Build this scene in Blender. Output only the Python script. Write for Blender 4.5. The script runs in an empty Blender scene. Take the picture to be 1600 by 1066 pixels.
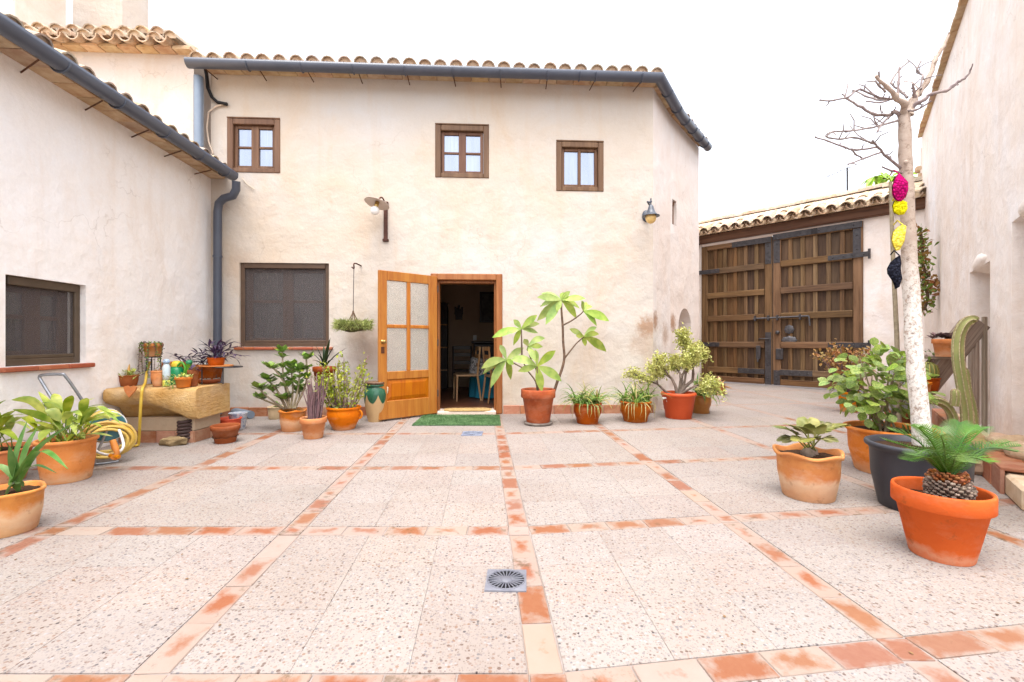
import bpy, bmesh, math, random
from mathutils import Vector, Matrix, noise, geometry
random.seed(7)
R_ = random.Random(11)
sc = bpy.context.scene

# ------------------------------------------------------------------ camera
CAM_H = 1.1
FPX, CX, CY = 711.1, 800.0, 533.0          # focal length and centre of the photograph, in its pixels
cam_d = bpy.data.cameras.new('camera'); cam = bpy.data.objects.new('camera', cam_d)
sc.collection.objects.link(cam); sc.camera = cam
cam.location = (0, 0, CAM_H); cam.rotation_euler = (math.radians(90), 0, 0)
cam_d.sensor_width = 36; cam_d.lens = 16; cam_d.clip_end = 2000; cam_d.clip_start = .05
# ------------------------------------------------------------------ sky, sun, exposure
SUN_EL, SUN_AZ = math.radians(74), math.radians(185)     # azimuth clockwise from +Y: behind the camera, a little left
w = bpy.data.worlds.new('World'); sc.world = w; w.use_nodes = True
nt = w.node_tree; nt.nodes.clear()
sky = nt.nodes.new('ShaderNodeTexSky'); sky.sky_type = 'NISHITA'; sky.sun_disc = False
sky.sun_elevation = SUN_EL; sky.sun_rotation = SUN_AZ; sky.air_density = 1.0; sky.dust_density = 4.0; sky.ozone_density = 1.0
hs = nt.nodes.new('ShaderNodeHueSaturation'); hs.inputs['Saturation'].default_value = .28
bg = nt.nodes.new('ShaderNodeBackground'); bg.inputs['Strength'].default_value = .15
out = nt.nodes.new('ShaderNodeOutputWorld')
nt.links.new(sky.outputs[0], hs.inputs['Color']); nt.links.new(hs.outputs[0], bg.inputs[0]); nt.links.new(bg.outputs[0], out.inputs[0])
sl = bpy.data.lights.new('sun', 'SUN'); so = bpy.data.objects.new('sun', sl); sc.collection.objects.link(so)
sl.energy = .6; sl.angle = math.radians(60); sl.color = (1, .96, .92)
sdir = Vector((math.sin(SUN_AZ) * math.cos(SUN_EL), math.cos(SUN_AZ) * math.cos(SUN_EL), math.sin(SUN_EL)))
so.rotation_euler = sdir.to_track_quat('Z', 'Y').to_euler()
vs = sc.view_settings; vs.view_transform = 'Standard'; vs.look = 'None'; vs.exposure = 1.98; vs.gamma = 1; vs.use_curve_mapping = False
sc.render.engine = 'CYCLES'; sc.cycles.use_denoising = True; sc.cycles.denoising_prefilter = 'NONE'; sc.cycles.max_bounces = 8; sc.cycles.diffuse_bounces = 5
sc.cycles.transparent_max_bounces = 16

# ------------------------------------------------------------------ helpers: geometry
Z = Vector((0, 0, 1)); I4 = Matrix.Identity(4)
def T(x, y=None, z=None): return Matrix.Translation(Vector(x) if y is None else Vector((x, y, z)))
def RX(a): return Matrix.Rotation(a, 4, 'X')
def RY(a): return Matrix.Rotation(a, 4, 'Y')
def RZ(a): return Matrix.Rotation(a, 4, 'Z')
def SC(x, y=None, z=None): return Matrix.Diagonal((x, x if y is None else y, x if z is None else z, 1))
def rad(a): return math.radians(a)
def U(a, b): return R_.uniform(a, b)
def at(px, py, Y): return Vector(((px - CX) / FPX * Y, Y, CAM_H - (py - CY) / FPX * Y))     # the point at depth Y seen there
def gp(px, py, z=0.0):
    Y = FPX * (CAM_H - z) / (py - CY); return Vector(((px - CX) / FPX * Y, Y, z))
class Frame:                              # an upright plane: u to the right along it, d outwards, z up
    def __init__(s, o, u):
        s.o = Vector((o[0], o[1], 0)); s.u = Vector((u[0], u[1], 0)).normalized(); s.i = Vector((-s.u.y, s.u.x, 0))
    def pt(s, a, d, z): return s.o + s.u * a - s.i * d + Z * z
    def mat(s, a, d, z):
        m = Matrix((s.u, s.i, Z)).transposed().to_4x4(); m.translation = s.pt(a, d, z); return m
    def hit(s, px, py, d=0.0):
        r = Vector(((px - CX) / FPX, 1, -(py - CY) / FPX)); o = s.o - s.i * d
        t = o.dot(s.i) / r.dot(s.i); q = r * t
        return (q - s.o).dot(s.u), q.z + CAM_H
class MB:
    def __init__(s): s.v = []; s.f = []; s.sm = []
    def add(s, vs, fs, M=None, smooth=False):
        b = len(s.v)
        if M is None: s.v += [tuple(p) for p in vs]
        else: s.v += [tuple(M @ Vector(p)) for p in vs]
        s.f += [tuple(i + b for i in f) for f in fs]; s.sm += [smooth] * len(fs); return s
    def box(s, x0, x1, y0, y1, z0, z1, M=None):
        v = [(x, y, z) for z in (z0, z1) for y in (y0, y1) for x in (x0, x1)]
        return s.add(v, [(0, 2, 3, 1), (4, 5, 7, 6), (0, 1, 5, 4), (2, 6, 7, 3), (0, 4, 6, 2), (1, 3, 7, 5)], M)
    def cbox(s, x0, x1, y0, y1, z0, z1, b=.006, M=None, jit=0):
        c = Vector(((x0 + x1) / 2, (y0 + y1) / 2, (z0 + z1) / 2)); h = Vector((abs(x1 - x0) / 2, abs(y1 - y0) / 2, abs(z1 - z0) / 2))
        b = min(b, .45 * min(h)); v = []; ix = {}
        for sx in (-1, 1):
            for sy in (-1, 1):
                for sz in (-1, 1):
                    j = Vector((U(-jit, jit), U(-jit, jit), U(-jit, jit))) if jit else Vector()
                    for a in range(3):
                        q = Vector((sx * (h.x - (b if a != 0 else 0)), sy * (h.y - (b if a != 1 else 0)), sz * (h.z - (b if a != 2 else 0))))
                        ix[(sx, sy, sz, a)] = len(v); v.append(c + q + j)
        f = []
        for sg in (-1, 1):
            for a in range(3):
                o = [k for k in range(3) if k != a]; l = []
                for p, q in ((-1, -1), (1, -1), (1, 1), (-1, 1)):
                    k = [0, 0, 0]; k[a] = sg; k[o[0]] = p; k[o[1]] = q; l.append(ix[(k[0], k[1], k[2], a)])
                flip = (sg < 0) != (a == 1); f.append(tuple(l[::-1] if flip else l))
        for a in range(3):
            o = [k for k in range(3) if k != a]
            for p in (-1, 1):
                for q in (-1, 1):
                    l = []
                    for t, e in ((-1, o[0]), (1, o[0]), (1, o[1]), (-1, o[1])):
                        k = [0, 0, 0]; k[a] = t; k[o[0]] = p; k[o[1]] = q; l.append(ix[(k[0], k[1], k[2], e)])
                    f.append(tuple(l))
        for sx in (-1, 1):
            for sy in (-1, 1):
                for sz in (-1, 1): f.append(tuple(ix[(sx, sy, sz, a)] for a in range(3)))
        return s.add(v, f, M)
    def tube(s, pts, rad_, n=8, caps=True, M=None, smooth=True, closed=False):
        pts = [Vector(p) for p in pts]; m = len(pts)
        rs = rad_ if isinstance(rad_, (list, tuple)) else [rad_] * m
        v = []; prev = None
        for k, p in enumerate(pts):
            if closed: t = pts[(k + 1) % m] - pts[k - 1]
            else: t = pts[min(k + 1, m - 1)] - pts[max(k - 1, 0)]
            t.normalize()
            if prev is None:
                a = Z if abs(t.z) < .9 else Vector((1, 0, 0)); x = t.cross(a).normalized()
            else: x = (prev - t * prev.dot(t)).normalized()
            prev = x; y = t.cross(x)
            for i in range(n):
                an = 2 * math.pi * i / n; v.append(p + (x * math.cos(an) + y * math.sin(an)) * rs[k])
        f = []
        for k in range(m if closed else m - 1):
            for i in range(n):
                a, b_ = k * n + i, k * n + (i + 1) % n; k2 = (k + 1) % m
                f.append((a, b_, k2 * n + (i + 1) % n, k2 * n + i))
        s.add(v, f, M, smooth)
        if caps and not closed: s.add(v[:n], [tuple(range(n))[::-1]], M); s.add(v[-n:], [tuple(range(n))], M)
        return s
    def lathe(s, prof, n=36, M=None, mod=None, smooth=True):
        v = []; f = []
        for k, (r, z) in enumerate(prof):
            for i in range(n):
                an = 2 * math.pi * i / n; rr, zz = (r, z) if mod is None else mod(an, r, z, k)
                v.append((rr * math.cos(an), rr * math.sin(an), zz))
        for k in range(len(prof) - 1):
            for i in range(n):
                j = (i + 1) % n; f.append((k * n + i, k * n + j, (k + 1) * n + j, (k + 1) * n + i))
        return s.add(v, f, M, smooth)
    def disc(s, r, z, n=36, M=None, mod=None):
        v = [(r * math.cos(2 * math.pi * i / n), r * math.sin(2 * math.pi * i / n), z) for i in range(n)]
        return s.add(v, [tuple(range(n))], M)
    def ball(s, c, r, n=16, m=10, M=None, wob=0.0, seed=0.0):
        r = Vector((r, r, r)) if not isinstance(r, (tuple, Vector)) else Vector(r); v = []; f = []
        for k in range(m + 1):
            th = math.pi * k / m
            for i in range(n):
                ph = 2 * math.pi * i / n; d = Vector((math.sin(th) * math.cos(ph), math.sin(th) * math.sin(ph), math.cos(th)))
                q = 1 + (wob * noise.noise(d * 1.8 + Vector((seed, seed * 2, 0))) if wob else 0)
                v.append(Vector(c) + Vector((d.x * r.x, d.y * r.y, d.z * r.z)) * q)
        for k in range(m):
            for i in range(n):
                j = (i + 1) % n; f.append((k * n + i, (k + 1) * n + i, (k + 1) * n + j, k * n + j))
        return s.add(v, f, M, True)
    def strip(s, path, widths, side=None, fold=.25, M=None):
        v = []; f = []; m = len(path); path = [Vector(p) for p in path]
        for k, p in enumerate(path):
            t = (path[min(k + 1, m - 1)] - path[max(k - 1, 0)]).normalized()
            sd = side if side is not None else t.cross(Z)
            if sd.length < 1e-4: sd = Vector((1, 0, 0))
            sd = (sd - t * sd.dot(t)).normalized(); nn = sd.cross(t); q = widths[k]
            v += [p - sd * q + nn * fold * q, p, p + sd * q + nn * fold * q]
        for k in range(m - 1):
            a = 3 * k; f += [(a, a + 1, a + 4, a + 3), (a + 1, a + 2, a + 5, a + 4)]
        return s.add(v, f, M, True)
    def sweep(s, pts, prof, closed_prof=True, caps=True, smooth=False):      # profile (side, up) along a level polyline, mitred
        pts = [Vector(p) for p in pts]; m = len(pts); n = len(prof); v = []
        for k, p in enumerate(pts):
            a = (pts[k] - pts[k - 1]).normalized() if k else None; b = (pts[k + 1] - pts[k]).normalized() if k < m - 1 else None
            if a is None: a = b
            if b is None: b = a
            na, nb = Vector((a.y, -a.x, 0)), Vector((b.y, -b.x, 0)); mm = (na + nb).normalized(); mm = mm / max(.3, mm.dot(na))
            for x, z in prof: v.append(p + mm * x + Z * z)
        f = []
        for k in range(m - 1):
            for i in range(n if closed_prof else n - 1):
                j = (i + 1) % n; f.append((k * n + i, k * n + j, (k + 1) * n + j, (k + 1) * n + i))
        s.add(v, f, None, smooth)
        if caps and closed_prof: s.add(v[:n], [tuple(range(n))]); s.add(v[-n:], [tuple(range(n))[::-1]])
        return s
    def poly(s, outer, holes=(), M=None):                                     # flat polygon with holes, 2-D (x, z) at y = 0
        ls = [[Vector((a, b, 0)) for a, b in outer]] + [[Vector((a, b, 0)) for a, b in h] for h in holes]
        tr = geometry.tessellate_polygon(ls); fl = [(p.x, 0, p.y) for l in ls for p in l]
        fs = []
        for t in tr:
            a, b, c = (Vector(fl[i]) for i in t); fs.append(t if (b - a).cross(c - a).y < 0 else t[::-1])
        return s.add(fl, fs, M)
    def mesh(s, name):
        me = bpy.data.meshes.new(name); me.from_pydata(s.v, [], s.f); me.polygons.foreach_set('use_smooth', s.sm); me.update(); return me
# ------------------------------------------------------------------ helpers: objects
W = {}
def put(name, me, mat=None, parent=None, M=I4, label=None, cat=None, group=None, kind=None):
    if isinstance(me, MB): me = me.mesh(name)
    if me is not None and mat is not None and not me.materials: me.materials.append(mat)
    o = bpy.data.objects.new(name, me); sc.collection.objects.link(o)
    W[o] = M.copy()
    if parent is not None: o.parent = parent; o.matrix_parent_inverse = W[parent].inverted()
    o.matrix_basis = M
    if label: o['label'] = label
    if cat: o['category'] = cat
    if group: o['group'] = group
    if kind: o['kind'] = kind
    return o
def thing(name, label, cat, loc, group=None): return put(name, None, None, None, T(Vector(loc)), label, cat, group)
def orient(p, d, up=Z, s=1.0, roll=0.0):
    x = Vector(d).normalized(); y = Vector(up).cross(x)
    if y.length < 1e-3: y = Vector((0, 1, 0)).cross(x)
    y.normalize(); z = x.cross(y); m = Matrix((x, y, z)).transposed().to_4x4(); m.translation = Vector(p)
    return m @ RX(roll) @ (SC(s) if not isinstance(s, tuple) else SC(*s))
def leaf_mb(wd=.3, fold=.25, bend=.15, n=5, tip=1.0, wide=.5):               # unit leaf along +X
    path = [Vector((k / n, 0, -bend * (k / n) ** 2)) for k in range(n + 1)]
    wdt = [wd * max(.03, math.sin(math.pi * min(1, (k / n) ** (math.log(.5) / math.log(wide)))) ** tip) for k in range(n + 1)]
    wdt[-1] = .002; return MB().strip(path, wdt, Vector((0, -1, 0)), fold)
def blade_path(L, lean, droop, n=7):                                          # arching blade in the X-Z plane
    p = Vector((0, 0, 0)); a = math.pi / 2 - lean; pts = [p.copy()]
    for k in range(n): 
        p = p + Vector((math.cos(a), 0, math.sin(a))) * L / n; pts.append(p.copy()); a -= droop / n * (1 + k / n)
    return pts
# ------------------------------------------------------------------ helpers: materials
def lin(c): c /= 255; return c / 12.92 if c <= .04045 else ((c + .055) / 1.055) ** 2.4
def C(r, g, b, k=.72): return (lin(r) * k, lin(g) * k, lin(b) * k, 1)
class Mat:
    def __init__(s, name):
        s.m = bpy.data.materials.new(name); s.m.use_nodes = True; s.t = s.m.node_tree; s.n = s.t.nodes
        s.p = s.n['Principled BSDF']; s.out = s.n['Material Output']
        tc = s.n.new('ShaderNodeTexCoord'); oi = s.n.new('ShaderNodeObjectInfo'); s.rnd = oi.outputs['Random']
        mu = s.n.new('ShaderNodeVectorMath'); mu.operation = 'SCALE'; mu.inputs[0].default_value = (37, 19, 53); s.l(s.rnd, mu.inputs['Scale'])
        ad = s.n.new('ShaderNodeVectorMath'); s.l(tc.outputs['Object'], ad.inputs[0]); s.l(mu.outputs[0], ad.inputs[1])
        s.obj = tc.outputs['Object']; s.co = ad.outputs[0]
    def l(s, a, b): s.t.links.new(a, b)
    def noise(s, scale, detail=4, rough=.55, co=None, stretch=None, dist=0):
        co = co or s.co
        if stretch:
            mp = s.n.new('ShaderNodeMapping'); mp.inputs['Scale'].default_value = stretch; s.l(co, mp.inputs[0]); co = mp.outputs[0]
        n = s.n.new('ShaderNodeTexNoise'); n.inputs['Scale'].default_value = scale; n.inputs['Detail'].default_value = detail
        n.inputs['Roughness'].default_value = rough; n.inputs['Distortion'].default_value = dist; s.l(co, n.inputs['Vector']); return n.outputs['Fac']
    def vor(s, scale, feature='F1', co=None, rnd=1.0):
        n = s.n.new('ShaderNodeTexVoronoi'); n.feature = feature; n.inputs['Scale'].default_value = scale; n.inputs['Randomness'].default_value = rnd
        s.l(co or s.co, n.inputs['Vector']); return n
    def ramp(s, fac, stops, interp='LINEAR'):
        n = s.n.new('ShaderNodeValToRGB'); e = n.color_ramp.elements; n.color_ramp.interpolation = interp
        while len(e) < len(stops): e.new(.5)
        for k, (p, c) in enumerate(stops): e[k].position = p; e[k].color = c if isinstance(c, tuple) else (c, c, c, 1)
        s.l(fac, n.inputs[0]); return n.outputs[0]
    def mix(s, fac, a, b, mode='MIX'):
        n = s.n.new('ShaderNodeMix'); n.data_type = 'RGBA'; n.blend_type = mode
        for v, k in ((fac, 0), (a, 6), (b, 7)):
            if hasattr(v, 'links'): s.l(v, n.inputs[k])
            else: n.inputs[k].default_value = v
        return n.outputs[2]
    def math(s, op, a, b=0.0, clamp=False):
        n = s.n.new('ShaderNodeMath'); n.operation = op; n.use_clamp = clamp
        for v, k in ((a, 0), (b, 1)):
            if hasattr(v, 'links'): s.l(v, n.inputs[k])
            else: n.inputs[k].default_value = v
        return n.outputs[0]
    def xyz(s, co=None):
        n = s.n.new('ShaderNodeSeparateXYZ'); s.l(co or s.obj, n.inputs[0]); return n.outputs
    def vary(s, col, amt=.15, hue=.01, sat=.1):
        n = s.n.new('ShaderNodeHueSaturation'); s.l(col, n.inputs['Color'])
        s.l(s.math('ADD', s.math('MULTIPLY', s.rnd, 2 * amt), 1 - amt), n.inputs['Value'])
        r2 = s.math('FRACT', s.math('MULTIPLY', s.rnd, 7.31)); s.l(s.math('ADD', s.math('MULTIPLY', r2, 2 * hue), .5 - hue), n.inputs['Hue'])
        r3 = s.math('FRACT', s.math('MULTIPLY', s.rnd, 13.7)); s.l(s.math('ADD', s.math('MULTIPLY', r3, 2 * sat), 1 - sat), n.inputs['Saturation'])
        return n.outputs[0]
    def bump(s, h, strength=.3, dist=.01, prev=None):
        n = s.n.new('ShaderNodeBump'); n.inputs['Strength'].default_value = strength; n.inputs['Distance'].default_value = dist
        s.l(h, n.inputs['Height'])
        if prev: s.l(prev, n.inputs['Normal'])
        return n.outputs[0]
    def done(s, col, rough=.8, nor=None, spec=.3, metal=0.0):
        if hasattr(col, 'links'): s.l(col, s.p.inputs['Base Color'])
        else: s.p.inputs['Base Color'].default_value = col
        if hasattr(rough, 'links'): s.l(rough, s.p.inputs['Roughness'])
        else: s.p.inputs['Roughness'].default_value = rough
        s.p.inputs['Specular IOR Level'].default_value = spec; s.p.inputs['Metallic'].default_value = metal
        if nor: s.l(nor, s.p.inputs['Normal'])
        return s.m
def basic(name, c1, c2, scale=6, rough=.8, bs=.2, bscale=60, bd=.004, rnd=.1, spec=.3, metal=0, stretch=None, lo=.35, hi=.65):
    m = Mat(name); f = m.ramp(m.noise(scale, 5, .6, stretch=stretch), [(lo, 0.0), (hi, 1.0)])
    c = m.vary(m.mix(f, c1, c2), rnd); nb = m.bump(m.noise(bscale, 4, .6, stretch=stretch), bs, bd) if bs else None
    return m.done(c, rough, nb, spec, metal)
def leafm(name, c1, c2, rnd=.22, trans=.3, rough=.45, edge=None):
    m = Mat(name); f = m.noise(9, 2); c = m.mix(m.ramp(f, [(.35, 0.0), (.65, 1.0)]), c1, c2); c = m.vary(c, rnd, .015, .12)
    m.done(c, rough, None, .35)
    tr = m.n.new('ShaderNodeBsdfTranslucent'); m.l(c, tr.inputs[0]); mx = m.n.new('ShaderNodeMixShader'); mx.inputs[0].default_value = trans
    m.l(m.p.outputs[0], mx.inputs[1]); m.l(tr.outputs[0], mx.inputs[2]); m.l(mx.outputs[0], m.out.inputs[0]); return m.m
def plaster(name, c1, c2, c3, patch=.5, damp=None, c4=(.6, .42, .28, 1), spots=()):
    m = Mat(name); co = m.co
    big = m.ramp(m.noise(.55, 5, .6), [(.36, 0.0), (.66, 1.0)]); mid = m.ramp(m.noise(2.6, 6, .65), [(.35, 0.0), (.7, 1.0)])
    c = m.mix(big, c1, c2); c = m.mix(m.math('MULTIPLY', mid, patch), c, c3)
    wash = m.ramp(m.noise(1.1, 7, .72, stretch=(1, 1, .55), dist=.8), [(.48, 0.0), (.70, 1.0)]); c = m.mix(m.math('MULTIPLY', wash, .42), c, c4)
    run = m.ramp(m.noise(3.2, 5, .6, stretch=(1.6, 1.6, .10)), [(.54, 0.0), (.78, .30)]); c = m.mix(run, c, c4)
    fine = m.noise(40, 5, .7); c = m.mix(.10, c, m.ramp(fine, [(.3, .45), (.7, 1.0)]), 'MULTIPLY')
    cr = m.ramp(m.noise(1.6, 8, .75, dist=1.2), [(.60, 0.0), (.74, 1.0)])
    c = m.mix(m.math('MULTIPLY', cr, .22), c, C(214, 172, 128))
    if damp:                              # rising damp and knocked plaster along the foot of the wall
        z = m.xyz()[2]; n = m.noise(2.2, 6, .7)
        lv = m.math('SUBTRACT', m.math('ADD', damp, m.math('MULTIPLY', n, 1.4)), z)
        f = m.ramp(lv, [(.55, 0.0), (1.25, 1.0)]); blot = m.ramp(m.noise(5, 6, .7), [(.42, 0.0), (.62, 1.0)])
        c = m.mix(m.math('MULTIPLY', f, .40), c, C(214, 186, 168)); c = m.mix(m.math('MULTIPLY', m.math('MULTIPLY', f, blot), .30), c, C(176, 130, 96))
    for x, z, r, k, col in spots:          # knocked-off, stained and painted-shade patches, at their own places on the wall
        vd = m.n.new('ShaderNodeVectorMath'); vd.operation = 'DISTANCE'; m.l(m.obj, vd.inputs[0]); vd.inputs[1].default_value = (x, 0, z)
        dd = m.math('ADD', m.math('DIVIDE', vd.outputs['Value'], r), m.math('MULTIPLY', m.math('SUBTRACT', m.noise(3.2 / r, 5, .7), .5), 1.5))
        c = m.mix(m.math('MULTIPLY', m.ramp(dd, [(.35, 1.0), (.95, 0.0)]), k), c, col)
    nv = m.n.new('ShaderNodeTexNoise'); nv.inputs['Scale'].default_value = 3.0; nv.inputs['Detail'].default_value = 5; m.l(m.obj, nv.inputs['Vector'])
    mv = m.n.new('ShaderNodeVectorMath'); mv.operation = 'MULTIPLY_ADD'; m.l(nv.outputs['Color'], mv.inputs[0]); mv.inputs[1].default_value = (.7, .7, .7); m.l(m.obj, mv.inputs[2])
    ck = m.vor(.75, 'DISTANCE_TO_EDGE', mv.outputs[0]).outputs['Distance']; ck = m.math('MULTIPLY', m.ramp(ck, [(.0, 1.0), (.006, 0.0)]), m.ramp(m.noise(.9, 3), [(.52, 0.0), (.62, .34)]))
    c = m.mix(ck, c, (.30, .22, .16, 1))
    nb = m.bump(m.noise(3.0, 3, .5), .65, .05); nb = m.bump(m.noise(20, 6, .7), .42, .014, nb); nb = m.bump(m.noise(160, 3, .6), .15, .003, nb)
    return m.done(c, .92, nb, .15)
def wood(name, c1, c2, c3, axis='z', rough=.55, scale=1.0, bs=.35, rnd=.15, spec=.3):
    m = Mat(name); st = {'z': (1, 1, .06), 'x': (.06, 1, 1), 'y': (1, .06, 1)}[axis]
    g = m.noise(38 * scale, 6, .65, stretch=st, dist=.6); b = m.noise(9 * scale, 3, .5, stretch=st, dist=1.0)
    c = m.mix(m.ramp(g, [(.35, 0.0), (.65, 1.0)]), c1, c2); c = m.mix(m.ramp(b, [(.45, 0.0), (.72, .8)]), c, c3); c = m.vary(c, rnd, .008)
    return m.done(c, rough, m.bump(g, bs, .004), spec)
def terracotta(name, c1, c2, lime=.35, rough=.75, rnd=.1, spec=.25, bloom=None):
    m = Mat(name); f = m.ramp(m.noise(5, 5, .6), [(.35, 0.0), (.68, 1.0)]); c = m.mix(f, c1, c2)
    st = m.ramp(m.noise(4, 6, .7, stretch=(1, 1, 2.2)), [(.50, 0.0), (.72, 1.0)]); c = m.mix(m.math('MULTIPLY', st, lime), c, C(236, 205, 172))
    dk = m.ramp(m.noise(11, 5, .7), [(.56, 0.0), (.72, 1.0)]); c = m.mix(m.math('MULTIPLY', dk, .25), c, C(120, 66, 34))
    if bloom:                                # lime bloom and splash marks low on the pot
        z = m.xyz()[2]; zz = m.math('ADD', z, m.math('MULTIPLY', m.math('SUBTRACT', m.noise(7, 5, .65), .5), .16))
        c = m.mix(m.ramp(zz, [(bloom[0] * .3, bloom[2] * .5), (bloom[0], bloom[2]), (bloom[1], 0.0)]), c, C(238, 208, 172)); rg = m.ramp(m.noise(13, 5, .7), [(.58, 0.0), (.66, .4)]); c = m.mix(rg, c, C(150, 92, 44))
    c = m.vary(c, rnd, .006); return m.done(c, rough, m.bump(m.noise(70, 4, .6), .25, .004), spec)
# ------------------------------------------------------------------ materials
m_front = plaster('plaster_front', C(247, 240, 234, .60), C(247, 229, 208, .59), C(248, 234, 219, .60), .6, .05, C(240, 204, 164, .62), [(6.50, 1.32, .22, .75, C(190, 140, 100, .6)), (6.42, 1.05, .30, .5, C(204, 172, 150, .6)), (2.42, .95, .55, .38, C(206, 168, 152, .6)), (5.6, 1.0, .6, .25, C(214, 186, 168, .6)), (.35, 2.2, .35, .3, C(222, 180, 140, .6)), (3.6, .35, .5, .25, C(214, 180, 158, .6))])  # broad pinkish spot between basket and door: damp tone with the shade painted in
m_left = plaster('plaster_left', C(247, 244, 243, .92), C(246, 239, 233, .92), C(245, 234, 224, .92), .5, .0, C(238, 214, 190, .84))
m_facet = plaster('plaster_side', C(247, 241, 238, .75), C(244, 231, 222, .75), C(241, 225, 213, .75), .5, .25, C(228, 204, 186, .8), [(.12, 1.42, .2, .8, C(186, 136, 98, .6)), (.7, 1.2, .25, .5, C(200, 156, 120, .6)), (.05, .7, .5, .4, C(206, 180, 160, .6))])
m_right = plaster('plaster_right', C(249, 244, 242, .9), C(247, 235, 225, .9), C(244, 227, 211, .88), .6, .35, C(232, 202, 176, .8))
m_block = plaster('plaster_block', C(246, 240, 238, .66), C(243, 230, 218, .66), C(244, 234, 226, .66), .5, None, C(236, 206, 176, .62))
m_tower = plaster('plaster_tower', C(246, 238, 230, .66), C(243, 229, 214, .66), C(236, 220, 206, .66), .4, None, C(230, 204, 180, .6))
m_trough = plaster('plaster_plinth', C(222, 200, 172), C(206, 180, 150), C(190, 160, 130), .5)
m_inwall = basic('indoor_wall', C(196, 160, 130), C(186, 150, 120), 2, .9, .1)
m_infloor = basic('indoor_floor', C(120, 84, 62), C(98, 66, 48), 4, .35, .1)

KF = .295
def mk_agg():
    m = Mat('exposed_aggregate'); v = m.vor(64, co=m.co); d = v.outputs['Distance']
    g = m.xyz(v.outputs['Color']); stones = m.ramp(g[0], [(0, C(226, 212, 206, KF)), (.15, C(250, 242, 240, KF)), (.28, C(216, 190, 176, KF)), (.38, C(244, 230, 224, KF)), (.50, C(204, 190, 188, KF)), (.60, C(234, 206, 190, KF)), (.70, C(180, 154, 142, KF)), (.79, C(216, 178, 156, KF)), (.86, C(190, 182, 182, KF)), (.92, C(168, 140, 126, KF)), (.965, C(156, 146, 146, KF)), (.988, C(116, 102, 102, KF))], 'CONSTANT')
    mort = m.mix(m.noise(5, 5, .6), C(248, 234, 224, KF), C(238, 220, 208, KF))
    mask = m.ramp(m.math('ADD', d, m.math('MULTIPLY', g[1], .22)), [(.40, 1.0), (.52, 0.0)])
    c = m.mix(mask, mort, stones)
    v2 = m.vor(120, co=m.co); g2 = m.xyz(v2.outputs['Color']); s2 = m.ramp(g2[0], [(0, C(240, 228, 220, KF)), (.35, C(214, 196, 186, KF)), (.65, C(190, 168, 156, KF)), (.88, C(150, 130, 122, KF))], 'CONSTANT')
    mk2 = m.ramp(v2.outputs['Distance'], [(.30, .65), (.42, 0.0)]); c = m.mix(m.math('MULTIPLY', mk2, m.math('SUBTRACT', 1.0, mask)), c, s2)
    dirt = m.ramp(m.noise(1.1, 6, .65, co=m.obj), [(.40, 0.0), (.75, .32)]); c = m.mix(dirt, c, C(206, 190, 180, .9), 'MULTIPLY')
    c = m.vary(c, .045, .005, .12)
    nb = m.bump(m.ramp(d, [(0.0, 1.0), (.55, 0.0)]), .45, .004); nb = m.bump(m.noise(260, 3, .6), .2, .001, nb)
    return m.done(c, .78, nb, .25)
m_agg = mk_agg()
def mk_floorbrick():
    m = Mat('paving_brick_clay'); x, y, z = m.xyz()
    ax = m.math('DIVIDE', m.math('ABSOLUTE', x), .06); ay = m.math('DIVIDE', m.math('ABSOLUTE', y), .1225)
    e = m.math('MAXIMUM', ax, ay); n = m.noise(14, 5, .65)
    f = m.math('ADD', e, m.math('MULTIPLY', m.math('SUBTRACT', n, .5), 1.9)); f = m.math('ADD', f, m.math('MULTIPLY', m.math('SUBTRACT', m.rnd, .29), 1.0))
    pale = m.ramp(f, [(.42, 0.0), (.95, 1.0)]); clay = m.mix(m.noise(30, 4, .6), C(232, 164, 126, KF), C(212, 134, 98, KF))
    c = m.mix(m.math('MULTIPLY', pale, .93), clay, m.mix(m.noise(9, 3), C(246, 226, 212, KF), C(238, 204, 182, KF)))
    st = m.ramp(m.math('ADD', m.noise(16, 6, .75), m.math('MULTIPLY', m.math('FRACT', m.math('MULTIPLY', m.rnd, 5.3)), .16)), [(.66, 0.0), (.76, .55)])
    c = m.mix(st, c, C(120, 104, 66, KF)); c = m.vary(c, .06, .006, .1)
    nb = m.bump(m.noise(22, 5, .7), .4, .006); return m.done(c, .8, nb, .25)
m_fbrick = mk_floorbrick()
m_mortar = basic('mortar_bed', C(240, 224, 214, KF), C(214, 196, 182, KF), 12, .95, .3)
m_skirt = terracotta('skirting_clay', C(198, 142, 112), C(176, 112, 84), .35, .75, .2)
m_sill = terracotta('sill_clay', C(190, 112, 82), C(170, 96, 70), .15, .6)
m_ebrick = basic('eave_brick', C(222, 194, 158), C(196, 158, 122), 9, .85, .25, rnd=.16)
def mk_tile():
    m = Mat('roof_tile_clay'); c = m.mix(m.ramp(m.noise(7, 5, .65), [(.35, 0.0), (.65, 1.0)]), C(212, 194, 172), C(194, 162, 132))
    li = m.ramp(m.noise(16, 6, .75), [(.50, 0.0), (.66, .8)]); c = m.mix(li, c, C(136, 124, 110)); l2 = m.ramp(m.noise(34, 4, .7), [(.60, 0.0), (.70, .7)])
    c = m.mix(l2, c, C(232, 218, 192)); c = m.vary(c, .16, .012, .2); return m.done(c, .9, m.bump(m.noise(45, 5, .7), .4, .006), .2)
m_tile = mk_tile()
m_wood_win = wood('window_wood', C(128, 92, 66), C(108, 74, 52), C(150, 112, 82), 'z', .5, 1, .25, .1)
m_wood_scr = basic('screen_frame_brown', C(104, 84, 66), C(92, 74, 58), 8, .45, .1)
m_door = wood('honey_oak', C(212, 130, 34, .64), C(186, 98, 18, .64), C(224, 146, 50, .66), 'z', .35, 1.0, .2, .06, .4)
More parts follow.
